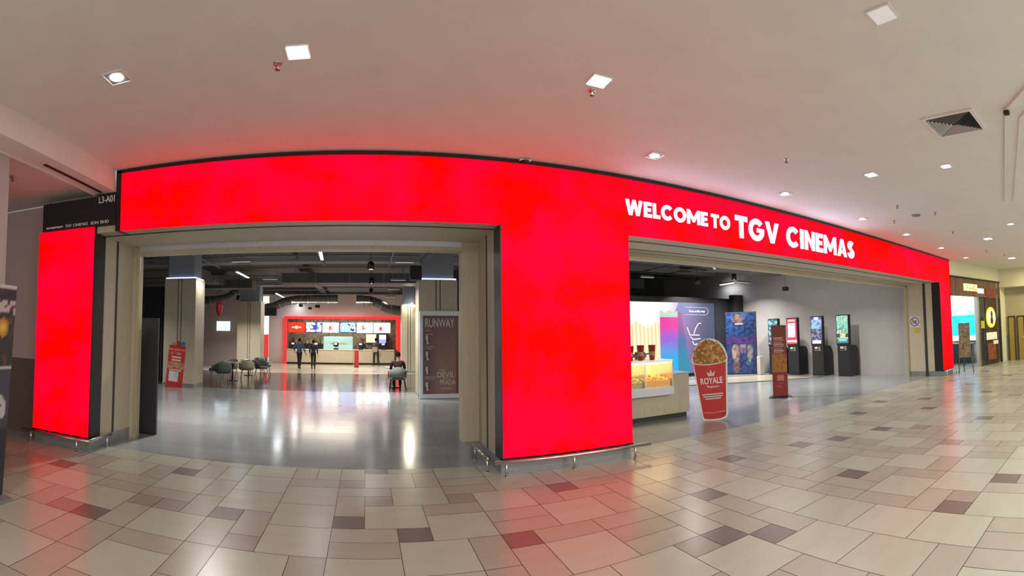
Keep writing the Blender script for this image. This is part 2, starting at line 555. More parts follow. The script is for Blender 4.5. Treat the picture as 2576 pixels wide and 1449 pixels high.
BEIGEF = tile_mat('lobby_beige_tiles', (.42, .38, .30), (.46, .41, .33), (.3, .27, .22), .2, .6, .6)
bx('floor', -13, 16.4, .5, 9.7, -.03, 0, LOBBYF, kind='structure')
bx('floor', -13, 16.4, 9.7, 17.6, -.03, .0, BROWNF, kind='structure')
bx('floor', -13, 16.4, 17.6, 31, -.03, .0, BEIGEF, kind='structure')
bx('floor', 16.4, 24, .5, 6, -.03, 0, BEIGEF, kind='structure')

# ---- mall ceiling with raised beige plaster, bulkhead on the left
bx('ceiling', -3.52, 20.9, -10.5, .35, 4.15, 4.3, CEIL, kind='structure')
bx('ceiling', -9.5, -3.88, -10.5, .4, 3.92, 4.05, CEIL, kind='structure')
b = MB()
b.box(-3.86, -3.52, -10.5, -.02, 3.83, 4.25)
b.box(-3.89, -3.86, -10.5, -.02, 3.815, 4.25)
b.obj('trim_1', CEIL, kind='structure')
g = MB().box(-3.745, -3.695, -1.42, -.07, 3.822, 3.832)
o = g.obj('slot_diffuser', BLACKM); tag(o, 'long thin black air slot in the dropped ceiling strip at upper left', 'air vent')
bx('wall_left', -4.3, -3.88, -10.5, -1.88, 0, 3.82, GREYWALL, kind='structure')
bx('wall_left_back', -9.5, -4.96, .40, .6, 1.27, 3.9, MAUVE, kind='structure')
bx('wall_left_wainscot', -9.5, -4.96, .39, .6, 0, 1.27, WAIN, kind='structure')
bx('wall_left_far', -9.7, -9.5, -10.5, .6, 0, 3.9, MAUVE, kind='structure')
# end of the corridor on the right: lowered bulkhead, recess wall, doors
bx('wall_right', 21.5, 21.7, -10.5, -.3, 0, 3.4, OLIVE, kind='structure')
bx('trim_2', 20.9, 21.6, -10.5, -.3, 3.34, 4.3, WARM, kind='structure')
bx('wall_right_wainscot', 21.47, 21.5, -10.5, -.3, 0, 1.15, pbr('olive_wainscot', (.2, .17, .10), .5), kind='structure')
for i, (ya, yb) in enumerate([(-1.24, -.99), (-1.68, -1.42), (-2.9, -2.1)]):
    d = empty('door_%d' % (i + 1), (21.45, ya, 0)); d['kind'] = 'structure'
    MB().box(-.02, .05, 0, yb - ya, 0, 1.98).obj('door_leaf', pbr('yellow_door', (.30, .23, .05) if i == 0 else (.19, .14, .08), .4), d)
    MB().box(-.04, .05, -.04, 0, 0, 2.02).box(-.04, .05, yb - ya, yb - ya + .04, 0, 2.02).box(-.04, .05, -.04, yb - ya + .04, 1.98, 2.03).obj('door_frame', GROOVE, d)
    MB().tube([(-.05, .05, .95), (-.05, .05, 1.1)], .012).obj('door_handle', STEEL, d)

# ---- portal wall: jambs and soffit in ash laminate (behind the LED panels)
bx('wall_portal_lintel', -4.92, 16.5, .30, 1.3, 3.25, 5.0, WOOD, kind='structure')
bx('wall_portal_left', -4.92, -3.87, .12, 1.3, 0.17, 3.25, WOOD, kind='structure')
bx('wall_portal_centre', 1.745, 3.69, .12, 1.3, .17, 3.25, WOOD, kind='structure')
bx('wall_portal_right', 15.46, 16.5, .12, 1.3, .17, 3.25, WOOD, kind='structure')
bx('wall_portal_soffit', -3.87, 15.46, .05, .30, 3.252, 3.35, WOOD, kind='structure')
# dark reveal lines in jambs and soffit, champagne frame, shutter housing
t = MB()
t.box(-3.872, -3.864, .70, .76, .17, 3.25)
t.box(1.739, 1.747, .72, .78, .17, 3.25)
t.box(15.452, 15.462, .56, .66, .0, 3.25)
t.box(-3.87, 1.74, .30, .34, 3.245, 3.252)
t.box(3.69, 15.46, .36, .42, 3.245, 3.252)
t.box(3.69, 15.46, .95, .99, 3.245, 3.252)
t.obj('trim_3', GROOVE, kind='structure')
t = MB()
t.box(-3.87, -3.78, 1.30, 1.50, 0, 3.25); t.box(1.48, 1.745, 1.27, 1.50, .17, 3.25)
t.obj('trim_4', WOOD, kind='structure')
t = MB()
t.box(-3.785, -3.74, 1.28, 1.34, 0, 3.25); t.box(3.70, 15.46, 1.28, 1.36, 3.16, 3.19); t.box(15.40, 15.46, 1.28, 1.36, 0, 3.25)
t.obj('trim_5', GOLD, kind='structure')
bx('trim_6', -3.74, 1.48, 1.26, 1.50, 3.17, 3.255, TRACK, kind='structure')
bx('trim_7', -3.74, 1.48, 1.28, 1.50, 3.11, 3.17, WOOD, kind='structure')
bx('trim_8', 3.70, 15.40, 1.30, 1.50, 3.15, 3.25, WOOD, kind='structure')
# grey plinths under the pillars
for i, (a, c, d) in enumerate([(-4.90, -3.862, 1.42), (1.735, 3.68, 1.3), (15.47, 16.5, 1.3)]):
    bx('baseboard_%d' % (i + 1), a, c, .035, d, 0, .17, STEELM, kind='structure')
bx('baseboard_4', 1.49, 1.735, .98, 1.42, 0, .17, STEELM, kind='structure')

# ---- lobby shell
bx('ceiling', -13.2, 16.4, 1.3, 31, 5.0, 5.2, DARKCEIL, kind='structure')
bx('wall_lobby_right', 15.85, 16.0, 1.3, 16.2, 0, 5.0, GREYWALL, kind='structure')
bx('wall_lobby_right_front', 15.52, 15.85, 1.3, 1.5, 0, 5.0, GREYWALL, kind='structure')
bx('wall_lobby_far_right', 4.0, 16.0, 16.0, 16.2, 0, 5.0, DARKCEIL, kind='structure')
bx('wall_lobby_left', -13.2, -13.0, .5, 31, 0, 5.0, GREYWALL, kind='structure')
bx('wall_lobby_front', -13, -4.92, .6, 1.3, 0, 5.0, GREYWALL, kind='structure')
CW = pbr('counter_wall_paint', (.68, .64, .62), .7)
bx('wall_counter_left', -6.75, -5.60, 27.0, 27.2, 0, 5.0, CW, kind='structure')
bx('wall_counter_top', -5.60, 2.36, 27.0, 27.2, 3.25, 5.0, CW, kind='structure')
bx('wall_counter_right', 2.36, 4.2, 27.0, 27.2, 0, 5.0, CW, kind='structure')
bx('wall_counter_side', 4.0, 4.2, 16.2, 27.0, 0, 5.0, GREYWALL, kind='structure')
STONE = pbr('mottled_stone', (.20, .17, .12), .4, var=.6, scale=5)
bx('wall_counter_back', -5.8, 2.5, 29.0, 29.2, 0, 3.4, STONE, kind='structure')
bx('wall_counter_reveal', -5.8, -5.6, 27.2, 29.0, 0, 3.25, STONE, kind='structure')
bx('wall_counter_reveal', 2.36, 2.56, 27.2, 29.0, 0, 3.25, STONE, kind='structure')
bx('ceiling_counter', -5.6, 2.36, 27.2, 29.0, 3.25, 3.35, WHITE, kind='structure')
bx('wall_lounge_back', -13, -7.35, 22.0, 22.2, 0, 5.0, MAUVE, kind='structure')
# slatted dark screen wall left of the timber column
b = MB()
b.box(-13, -7.15, 10.6, 10.75, 0, 3.6)
for i in range(60): b.box(-13 + i * .098, -12.965 + i * .098, 10.56, 10.6, 0, 3.6)
b.obj('wall_slatted', pbr('dark_slats', (.012, .012, .02), .5), kind='structure')
# dark portal framing the big advert screen on the right
NAVY = pbr('navy_panel', (.018, .018, .028), .5)
bx('wall_screen_frame', 5.5, 15.85, 10.06, 10.3, 0, 3.36, NAVY, kind='structure')
bx('wall_screen_side', 15.25, 15.85, 9.75, 10.06, 0, 3.52, NAVY, kind='structure')
# ================================================================== LED PORTAL
P = empty('led_portal', (1.73, .1, 0), label='huge glowing red video-wall portal with white welcome words along the shopfront', cat='video wall')
OFF = (-1.73, -.1, 0)
b = MB()
b.box(-3.42, 16.52, 0, .05, 3.25, 4.09)
b.box(1.755, 3.696, 0, .05, .205, 3.25)
b.box(15.47, 16.52, 0, .05, .205, 3.25)
b.obj('led_screen', LED, P, loc=OFF)
b = MB()
b.box(-3.50, 16.55, -.008, .30, 4.092, 4.135)
b.box(-3.50, -3.422, -.008, .30, 3.25, 4.13)
b.box(-3.50, 16.55, .052, .298, 3.352, 4.09)
b.box(1.735, 3.702, .052, .31, .172, 3.25)
b.box(1.735, 3.702, -.004, .05, .172, .203)
b.box(1.735, 1.753, .0, .05, .172, 3.25)
b.box(15.45, 16.54, .052, .31, .172, 3.25)
b.box(15.45, 16.54, -.004, .05, .172, .203)
b.box(15.45, 15.468, 0, .05, .172, 3.25)
b.obj('black_frame', BLACK, P, loc=OFF)
big_word('WELCOME', 3.655, 5.255, 3.555, 3.787, LETTER, P, (-1.73, -.1, 0), t=.25)
big_word('TO', 5.335, 5.77, 3.553, 3.785, LETTER, P, (-1.73, -.1, 0), t=.25)
big_word('TGV', 5.90, 7.08, 3.452, 3.85, LETTER, P, (-1.73, -.1, 0), t=.25)
big_word('CINEMAS', 7.32, 9.87, 3.45, 3.853, LETTER, P, (-1.73, -.1, 0), t=.25)
P = empty('led_pillar', (-4.39, .1, 0), label='separate glowing red LED pillar at far left under the black unit sign', cat='video wall')
MB().box(-.53, .53, -.1, -.05, .205, 3.345).obj('led_screen', LED, P)
MB().box(-.54, .545, -.048, .21, .172, 3.352).box(.532, .545, -.1, -.048, .172, 3.352).box(-.54, .545, -.104, -.05, .172, .203).obj('black_frame', BLACK, P)
P = empty('unit_sign', (-4.15, .04, 3.58), label='black unit sign reading L3-A01 above the left red pillar', cat='sign')
MB().box(-.70, .645, -.05, .2, -.225, .215).box(.33, .645, -.052, .2, .215, .245).obj('sign_board', pbr('sign_black', (.014, .011, .014), .4), P)
lettering('unit_number', [('L3-A01', .36, .63, .105, .205, .006)], WHITEP, P, loc=(0, -.054, 0))
for wd, xa, xb in (('TGV', -.25, -.13), ('CINEMAS', -.10, .17), ('SDN', .22, .36), ('BHD', .40, .54)):
    lettering('company_word', [(wd, xa, xb, -.20, -.155, .004)], WHITEP, P, loc=(0, -.052, 0))
b = MB()
for i in range(9): b.box(-.62 + i * .037, -.592 + i * .037, -.054, -.05, -.197 + (i % 3) * .004, -.165)
b.obj('small_print', WHITEP, P)

# guard rails
def rail(pts, posts, label, z=.185, r=.024):
    x0, y0 = pts[0]
    e = empty('guard_rail', (x0, y0, 0), label=label, cat='guard rail', group='low steel rails at the pillar feet')
    dense = []
    for p in pts: dense.append((p[0] - x0, p[1] - y0, z))
    MB().tube(dense, r, 12).obj('rail_tube', STEEL, e)
    for (px, py) in posts:
        MB().tube([(px - x0, py - y0, 0), (px - x0, py - y0, z)], .017, 10).lathe([(0, 0), (.035, 0), (.035, .008), (.018, .012)], 12, center=(px - x0, py - y0, 0)).obj('post', STEEL, e)
rail([(1.62, -.12), (3.92, -.12)], [(1.76, -.12), (2.70, -.12), (3.66, -.12)], 'low steel guard rail in front of the central red pillar')
rail([(1.58, .10), (1.58, .95)], [(1.58, .16), (1.58, .85)], 'short steel rail along the inner side of the central pillar')
rail([(-5.05, -.12), (-3.80, -.12), (-3.78, -.10), (-3.78, .55)], [(-4.85, -.12), (-3.98, -.12), (-3.78, .42)], 'low steel guard rail around the left red pillar')
rail([(15.3, -.12), (16.7, -.12)], [(15.5, -.12), (16.45, -.12)], 'far low steel guard rail at the right end pillar')

# ================================================================== MALL CEILING FITTINGS
def sq_light(x, y, label, s=.17, z=4.15, dim=False):
    e = empty('ceiling_light', (x, y, z), label=label, cat='ceiling light', group='square downlights in the mall ceiling')
    h = s / 2
    MB().box(-h, h, -h, h, -.012, -.002).obj('diffuser', emit('vignetted_square_diffuser', (1, .95, .9), .38, base=(.5, .5, .5)) if dim else DIFF, e)  # dim version paints lens vignetting into the diffuser
    t = .016
    MB().box(-h - t, h + t, -h - t, -h, -.010, 0).box(-h - t, h + t, h, h + t, -.010, 0).box(-h - t, -h, -h, h, -.010, 0).box(h, h + t, -h, h, -.010, 0).obj('trim_ring', WHITE, e)
def rd_light(x, y, label, s=.19, z=4.15):
    e = empty('ceiling_spot', (x, y, z), label=label, cat='ceiling light', group='recessed round spots in the mall ceiling')
    h = s / 2
    MB().box(-h, h, -h, h, -.006, -.001).obj('housing', PLASTIC, e)
    t = .015
    MB().box(-h - t, h + t, -h - t, -h, -.012, 0).box(-h - t, h + t, h, h + t, -.012, 0).box(-h - t, -h, -h, h, -.012, 0).box(h, h + t, -h, h, -.012, 0).obj('trim_ring', WHITE, e)
    MB().lathe([(0, -.012), (.058, -.012), (.062, -.006)], 20).obj('lens', DIFF, e)
sq_light(-.58, -2.13, 'white square ceiling light above the left doorway, nearest on the left')
sq_light(2.09, -2.14, 'white square ceiling light above the central red pillar')
sq_light(3.22, -4.38, 'square ceiling light at the upper right corner, dimmed by painted vignetting', dim=True)
sq_light(6.49, -2.42, 'square ceiling light right of the CINEMAS letters, nearer row', .15)
sq_light(13.07, -2.45, 'distant square ceiling light near the red end pillar', .2)
sq_light(17.5, -2.14, 'farthest square ceiling light toward the corridor end', .22)
rd_light(-2.24, -2.22, 'recessed square-framed round spot at upper left of the ceiling')
rd_light(3.61, -.85, 'round ceiling spot just above the welcome lettering, nearest', .18)
rd_light(6.38, -.77, 'second round ceiling spot above the red header from the pillar')
rd_light(8.98, -.78, 'third round ceiling spot above the letters of CINEMAS')
rd_light(11.2, -.79, 'fourth round ceiling spot along the red header')
rd_light(13.8, -.76, 'fifth round ceiling spot, near the header end')
rd_light(16.38, -.7, 'last small round ceiling spot past the header end')
rd_light(6.75, -3.57, 'lone round ceiling spot below the air diffuser', .14)
rd_light(11.4, -3.5, 'small round ceiling spot at the right edge of the ceiling', .15)
sl = {0: 'sprinkler beside the square light above the left doorway', 1: 'sprinkler under the square light above the central pillar',
      2: 'sprinkler on bare ceiling between the two nearest right spots', 3: 'sprinkler in a cluster of four, nearest the diffuser',
      4: 'sprinkler closest to the red header in the cluster', 5: 'sprinkler right of the cluster on the far ceiling',
      6: 'far sprinkler in line with the header end', 7: 'sprinkler between the two farthest square lights', 8: 'sprinkler farthest toward the corridor end', 9: 'small sprinkler on the low pink ceiling at the left edge'}
for i, (x, y, z) in enumerate([(-.78, -1.98, 4.15), (2.11, -1.96, 4.15), (5.12, -1.85, 4.15), (8.45, -1.9, 4.15), (9.6, -1.25, 4.15), (9.41, -2.32, 4.15), (11.6, -1.93, 4.15), (15.2, -1.8, 4.15), (16.4, -2.12, 4.15), (-4.55, -1.1, 3.9)]):
    e = empty('sprinkler', (x, y, z), label='small ceiling ' + sl[i], cat='sprinkler', group='fire sprinklers')
    MB().lathe([(.0, -.008), (.035, -.008), (.04, 0)], 14).obj('escutcheon', STEEL, e)
    MB().tube([(0, 0, 0), (0, 0, -.05)], .011, 8).lathe([(0, -.058), (.024, -.056), (.024, -.05), (0, -.048)], 12).obj('head', pbr('sprinkler_brass', (.2, .18, .165), .4, metal=.5), e)
e = empty('smoke_detector', (9.4, -1.88, 4.15), label='flat dark disc detector amid the sprinklers on the right', cat='smoke detector')
MB().lathe([(0, -.03), (.09, -.025), (.1, 0)], 20).obj('detector_body', PLASTIC, e)
e = empty('dome_camera', (2.09, -.03, 4.135), label='small dark dome camera perched on the header top edge', cat='security camera')
MB().box(-.08, .08, -.03, .12, -.012, .004).obj('mount', WHITEP, e)
MB().lathe([(.0, -.055), (.03, -.048), (.05, -.03), (.055, -.012)], 16).obj('dome', BLACK, e)
# four-way louvred air diffuser
e = empty('air_diffuser', (5.37, -4.2, 4.15), label='square four-way louvred air diffuser set in the ceiling at right', cat='air vent')
h = .27
LOU = pbr('louvre_grey', (.45, .45, .44), .5)
MB().box(-h - .04, h + .04, -h - .04, -h, -.02, 0).box(-h - .04, h + .04, h, h + .04, -.02, 0).box(-h - .04, -h, -h, h, -.02, 0).box(h, h + .04, -h, h, -.02, 0).obj('frame', WHITE, e)
MB().box(-h, h, -h, h, -.004, 0).obj('backing', BLACKM, e)
for q in range(4):
    Mq = Matrix.Rotation(q * PI / 2, 4, 'Z')
    b = MB()
    for k in range(7):
        t = .04 + k * .034
        b.add([(-t, -t, -.006), (t, -t, -.006), (t - .005, -t - .013, -.026), (-t + .005, -t - .013, -.026)], [(0, 1, 2, 3)], M=Mq)
        b.add([(-t, -t + .002, -.006), (t, -t + .002, -.006), (t - .005, -t - .011, -.026), (-t + .005, -t - .011, -.026)], [(3, 2, 1, 0)], M=Mq)
    b.obj('louvres', LOU, e)
# raised plaster panel in the ceiling at the right edge
b = MB()
Mi = Matrix(((1, 0, 0, 0), (0, 0, 1, 0), (0, 1, 0, 0), (0, 0, 0, 1)))
def poly(zs, pts, mi=0):
    n = len(pts)
    b.add([(x, y, zs[0]) for x, y in pts] + [(x, y, zs[1]) for x, y in pts], [tuple(range(n)), tuple(range(n, 2 * n))] + [(i, (i + 1) % n, (i + 1) % n + n, i + n) for i in range(n)], mi)
poly((4.118, 4.15), [(5.22, -4.85), (9.1, -3.90), (12.5, -4.75), (12.5, -6.6), (3.2, -6.3)])
poly((4.095, 4.118), [(5.40, -4.98), (9.12, -4.07), (12.3, -4.9), (12.3, -6.5), (3.6, -6.25)])
b.obj('trim_9', CEIL, kind='structure')
e = tag(bx('ceiling_sensor', 5.19, 5.25, -4.90, -4.84, 4.08, 4.118, BLACKM), 'tiny black sensor at the corner of the ceiling panel', 'sensor')

# ================================================================== LEFT EDGE: leaning banner
def ban(u, v):
    if v > .985: return (.5, .5, .5)
    if v > .62:
        d = math.hypot((u - .78) * .9, (v - .80) * 2.2)
        c = (.035, .035, .04)
        if d < .1: c = mix((.8, .5, .08), (.3, .15, .03), d / .1)
        elif .86 < v < .93 and blocky(u, v, 22, 60) > .5: c = (.45, .4, .38)
        elif blocky(u, v, 14, 30, 3) > .8: c = (.12, .05, .04)
        return c
    if v > .60: return (.5, .5, .52)
    if v > .33:
        d = math.hypot((u - .8) * 1.1, (v - .42) * 2.6)
        return (.45, .45, .47) if d < .16 and blocky(u, v, 12, 30, 8) > .15 else (.06, .055, .085)
    return (.03, .032, .038)
e = empty('poster_banner', (-3.41, -2.30, 0), ry=.045, label='tall dark film poster banner cut off by the left edge of the photo', cat='banner')
picture('poster_print', .78, 2.17, 40, 90, ban, picmat('print_gloss'), e, loc=(0, -.78, .04), rz=PI / 2, depth=.012)
MB().box(-.02, .12, -.80, .02, 0, .045).obj('base', STEELM, e)

# ================================================================== LOBBY CEILING: beams, ducts, lamps
BEAM = pbr('grey_beam_paint', (.30, .30, .31), .7)
for i, (y0, y1, z0) in enumerate([(11.6, 12.3, 4.6), (19.7, 20.2, 4.6), (25.0, 25.5, 4.6), (4.6, 5.1, 4.72)]):
    bx('trim_1%d' % i, -13, 15.85 if y0 < 19 else 4.0, y0, y1, z0, 5.0, BEAM if i < 2 else DUCT, kind='structure')
for i, x in enumerate([-8.8, -2.9, 4.6, 9.9, 13.6]):
    bx('trim_2%d' % i, x, x + .35, 1.5, 20 if x > 4 else 27, 4.68, 5.0, DUCT, kind='structure')
def duct(label, x0, x1, y0, y1, z0, z1):
    e = empty('air_duct', ((x0 + x1) / 2, (y0 + y1) / 2, z0), label=label, cat='duct', group='dark ducts under the lobby ceiling')
    w_, d_, h_ = (x1 - x0) / 2, (y1 - y0) / 2, z1 - z0
    MB().box(-w_, w_, -d_, d_, 0, h_).obj('duct_body', DUCT, e)
    n = max(2, int(2 * max(w_, d_) / 1.2))
    for i in range(n + 1):
        if w_ > d_:
            x = -w_ + 2 * w_ * i / n
            MB().box(x - .02, x + .02, -d_ - .03, d_ + .03, -.03, h_ + .0).obj('flange', PIPE, e)
        else:
            y = -d_ + 2 * d_ * i / n
            MB().box(-w_ - .03, w_ + .03, y - .02, y + .02, -.03, h_ + .0).obj('flange', PIPE, e)
    for sx in (-.8, .8):
        for sy in (-.8, .8): MB().tube([(w_ * sx, d_ * sy, h_), (w_ * sx, d_ * sy, 5.0 - z0)], .01, 6).obj('hanger', PIPE, e)
duct('broad dark duct crossing the lobby behind the first beam', -3.6, 2.2, 14.2, 15.4, 4.1, 4.52)
duct('dark duct crossing the lounge side of the lobby ceiling', -8.4, -5.4, 16.2, 17.0, 4.1, 4.5)
duct('long dark duct running toward the food counter on the left', -7.4, -6.6, 10.9, 15.6, 4.2, 4.52)
duct('dark duct over the ticket kiosks at the right', 11.9, 15.4, 7.0, 7.7, 4.15, 4.5)
duct('dark duct crossing above the advert screen', 5.2, 12.2, 12.6, 13.4, 3.95, 4.4)
duct('narrow dark duct end above the grey kiosk wall', 14.0, 15.5, 4.9, 5.3, 4.05, 4.3)
def rduct(label, pts, r):
    x0, y0, z0 = pts[0]
    e = empty('round_duct', pts[0], label=label, cat='duct', group='dark ducts under the lobby ceiling')
    q = [(p[0] - x0, p[1] - y0, p[2] - z0) for p in pts]
    MB().tube(q, r, 20).obj('duct_body', DUCT, e)
    for p, p2 in zip(q[:-1], q[1:]):
        m = (Vector(p) + Vector(p2)) / 2; d = (Vector(p2) - Vector(p)).normalized() * .03
        MB().tube([m - d, m + d], r + .03, 20).obj('collar', PIPE, e)
    for m in (q[1], q[-2]): MB().tube([(m[0], m[1], m[2] + r), (m[0], m[1], 5.0 - z0)], .012, 6).obj('hanger', PIPE, e)
rduct('fat round duct bending down left above the food counter', [(-7.6, 24.2, 3.55), (-6.6, 24.2, 3.6), (-5.9, 24.2, 3.72), (-5.2, 24.3, 4.05), (-4.4, 24.5, 4.2), (-3.0, 24.5, 4.25), (-1.8, 24.5, 4.25)], .27)
rduct('fat round duct bending down right above the food counter', [(-.6, 24.4, 4.2), (.2, 24.4, 4.15), (.8, 24.3, 3.95), (1.3, 24.2, 3.65), (1.9, 24.2, 3.52), (3.4, 24.2, 3.5)], .30)
rduct('round branch duct low over the lounge', [(-8.6, 18.6, 3.7), (-7.9, 18.6, 3.72), (-7.3, 18.8, 3.9), (-6.9, 19.1, 4.2)], .22)
rduct('diagonal pale pipe at the top right of the left doorway', [(1.55, 7.4, 3.95), (1.95, 6.6, 4.2), (2.3, 5.6, 4.5)], .05)
for i, (y, lb) in enumerate([(9.6, 'crossing the lobby above the near timber column'), (10.6, 'crossing the lobby just before the first grey beam'), (13.4, 'crossing the lobby just behind the first grey beam'), (16.0, 'crossing the lobby in the middle depth'), (18.0, 'crossing the lobby above the lounge back row'), (22.6, 'crossing the lobby close to the food counter, farthest one')]):
    e = empty('conduit', (1.5 if y < 15 else -4.4, y, 4.64), label='thin grey conduit ' + lb, cat='pipe', group='thin conduits under the lobby ceiling')
    L = 14.3 if y < 15 else 8.3
    MB().tube([(-L, 0, 0), (L, 0, 0)], .03, 8).obj('pipe', PIPE, e)
for i, (x, lb) in enumerate([(-5.9, 'running inward over the lounge'), (-1.6, 'running inward above the bright tube lamp'), (.9, 'running inward above the pendant spots'), (7.2, 'running inward over the popcorn booth'), (11.4, 'running inward over the red totem'), (12.9, 'running inward before the kiosk wall')]):
    e = empty('conduit', (x, 7.0, 4.56), label='thin grey conduit ' + lb, cat='pipe', group='thin conduits under the lobby ceiling')
    MB().tube([(0, -5.4, 0), (0, 5.6, 0)], .025, 8).obj('pipe', PIPE, e)
for k in range(6):
    e = empty('ceiling_baffle', (-.3, 20.7 + k * .42, 4.62), label='long grey ceiling slat in the set before the food counter', cat='ceiling baffle', group='parallel ceiling slats before the food counter')
    MB().box(-1.9, 1.9, -.05, .05, -.06, .04).obj('slat', PIPE, e)
    for sx in (-1.6, 1.6): MB().tube([(sx, 0, .04), (sx, 0, .38)], .008, 6).obj('hanger', PIPE, e)

def lin_lamp(x, y, L, rz, lit, label, z=4.1):
    e = empty('linear_lamp', (x, y, z), rz=rz, label=label, cat='lamp', group='suspended linear lamps in the lobby')
    MB().box(-L / 2, L / 2, -.045, .045, .0, .07).obj('housing', PIPE, e)
    MB().box(-L / 2 + .01, L / 2 - .01, -.04, .04, -.012, -.001).obj('diffuser', DIFF2 if lit else emit('dim_diffuser', (.9, .92, .95), .32, base=(.4, .4, .4)), e)  # unlit bars get a faint glow so they read grey
    for s in (-.4, .4): MB().tube([(L * s, 0, .07), (L * s, 0, 5.0 - z)], .006, 6).obj('cable', PIPE, e)
lin_lamp(-1.27, 7.35, 1.75, PI / 2 + .05, True, 'bright tube lamp hanging just inside the left doorway')
lin_lamp(-4.62, 11.5, 1.75, PI / 2, True, 'bright tube lamp hanging right of the near timber column')
lin_lamp(-4.77, 20.3, 2.4, PI / 2, True, 'bright tube lamp in the middle depth of the lobby')
lin_lamp(-4.7, 26.0, 1.6, PI / 2, True, 'farthest bright tube lamp close to the food counter wall')
lin_lamp(15.45, 10.4, 1.0, PI / 2 - .1, True, 'bright tube lamp above the kiosk wall in the right lobby')
lin_lamp(11.0, 6.35, 1.6, .75, False, 'short dim angled lamp hanging at the right opening top')
lin_lamp(-3.86, 8.4, .6, 0, False, 'dim short lamp bar left of the nearest tube', 4.1)
lin_lamp(-3.87, 13.0, .62, 0, False, 'dim short lamp bar beyond the timber column lamp')
lin_lamp(1.18, 8.65, .58, 0, False, 'dim lamp bar nearest the light box column, topmost')
lin_lamp(1.3, 13.2, .6, 0, False, 'second dim lamp bar behind the light box column')
lin_lamp(1.33, 16.8, .6, 0, False, 'third dim lamp bar behind the light box column')
lin_lamp(1.4, 21.0, .6, 0, False, 'farthest dim lamp bar on the right of the lobby')
lin_lamp(10.7, 10.0, .62, 0, False, 'dim lamp bar at the left of the right opening')
lin_lamp(15.1, 8.9, .9, .1, False, 'dim lamp bar by the kiosk wall in the right lobby', 4.0)
def pendant(x, y, z, label, lit=True, power=165):
    e = empty('pendant_spot', (x, y, z), label=label, cat='lamp', group='black pendant spots in the lobby')
    MB().lathe([(.0, .26), (.05, .26), (.09, .22), (.12, .0), (.105, .0), (.1, .03)], 18).obj('shade', BLACK, e)
    MB().lathe([(0, .02), (.085, .02)], 18).obj('lens', SPOTM if lit else DIFF2, e)
    MB().tube([(0, 0, .26), (0, 0, 5.0 - z)], .008, 6).obj('cord', BLACK, e)
    if lit:
        l = area('pendant_beam', (x, y, z - .01), .16, .16, power, (1, .96, .9), spread=2.4)
for i, (x, y, z, lb) in enumerate([(.15, 8.8, 3.88, 'black pendant spot in the middle of the left doorway view, nearest'), (.22, 12.6, 3.88, 'second black pendant spot in line toward the counter'),
        (.25, 16.7, 3.88, 'third black pendant spot in line toward the counter'), (.34, 21.7, 3.85, 'last black pendant spot before the counter'),
        (-6.4, 17.4, 3.6, 'black pendant spot over the lounge chairs'), (-9.5, 7.0, 3.9, 'unseen pendant spot added to light the slatted screen side'),
        (-3.2, 3.8, 3.9, 'unseen pendant spot added to light the inside of the left doorway'), (12.66, 9.2, 3.85, 'black pendant spot above the advert screen'), (14.0, 8.4, 4.0, 'black pendant spot above the ticket kiosks'),
        (8.3, 4.4, 3.95, 'unseen pendant spot added to light the popcorn booth'), (12.4, 3.4, 3.95, 'unseen pendant spot added to light the red totem')]):
    pendant(x, y, z, lb)  # the unseen spots are added to raise the light in the lobby
def bxthing(name, label, cat, x, y, z, w_, d_, h_, mat, hang=True, group=None):
    e = empty(name, (x, y, z), label=label, cat=cat, group=group)
    MB().box(-w_ / 2, w_ / 2, -d_ / 2, d_ / 2, 0, h_, bev=.01).obj('cabinet', mat, e)
    MB().box(-w_ / 2 + .02, w_ / 2 - .02, -d_ / 2 - .004, -d_ / 2, .02, h_ - .02).obj('grille', BLACKM, e)
    if hang: MB().tube([(0, 0, h_), (0, 0, 5.0 - z)], .012, 6).obj('bracket', PIPE, e)
    return e
bxthing('loudspeaker', 'black loudspeaker hanging beside the lit column collar on the right', 'loudspeaker', 1.42, 7.6, 3.42, .32, .3, .40, pbr('speaker_black', (.012, .012, .022), .5))
bxthing('projector', 'flat black projector box hanging left of the dim lamp bar', 'projector', -4.7, 8.8, 3.72, .46, .3, .13, BLACKM)
bxthing('loudspeaker', 'small dark speaker hanging against the grey kiosk wall', 'loudspeaker', 15.0, 6.45, 3.42, .2, .2, .16, BLACKM)
bxthing('loudspeaker', 'small dark speaker hanging left before the counter wall', 'loudspeaker', -3.9, 22.6, 3.62, .22, .2, .16, BLACKM, group='small speakers before the counter')
bxthing('loudspeaker', 'small dark speaker hanging lowest before the counter wall', 'loudspeaker', -3.5, 24.0, 3.55, .24, .2, .14, BLACKM, group='small speakers before the counter')
bxthing('loudspeaker', 'small dark speaker hanging right of two others before the counter', 'loudspeaker', -2.9, 22.8, 3.58, .3, .2, .17, BLACKM, group='small speakers before the counter')

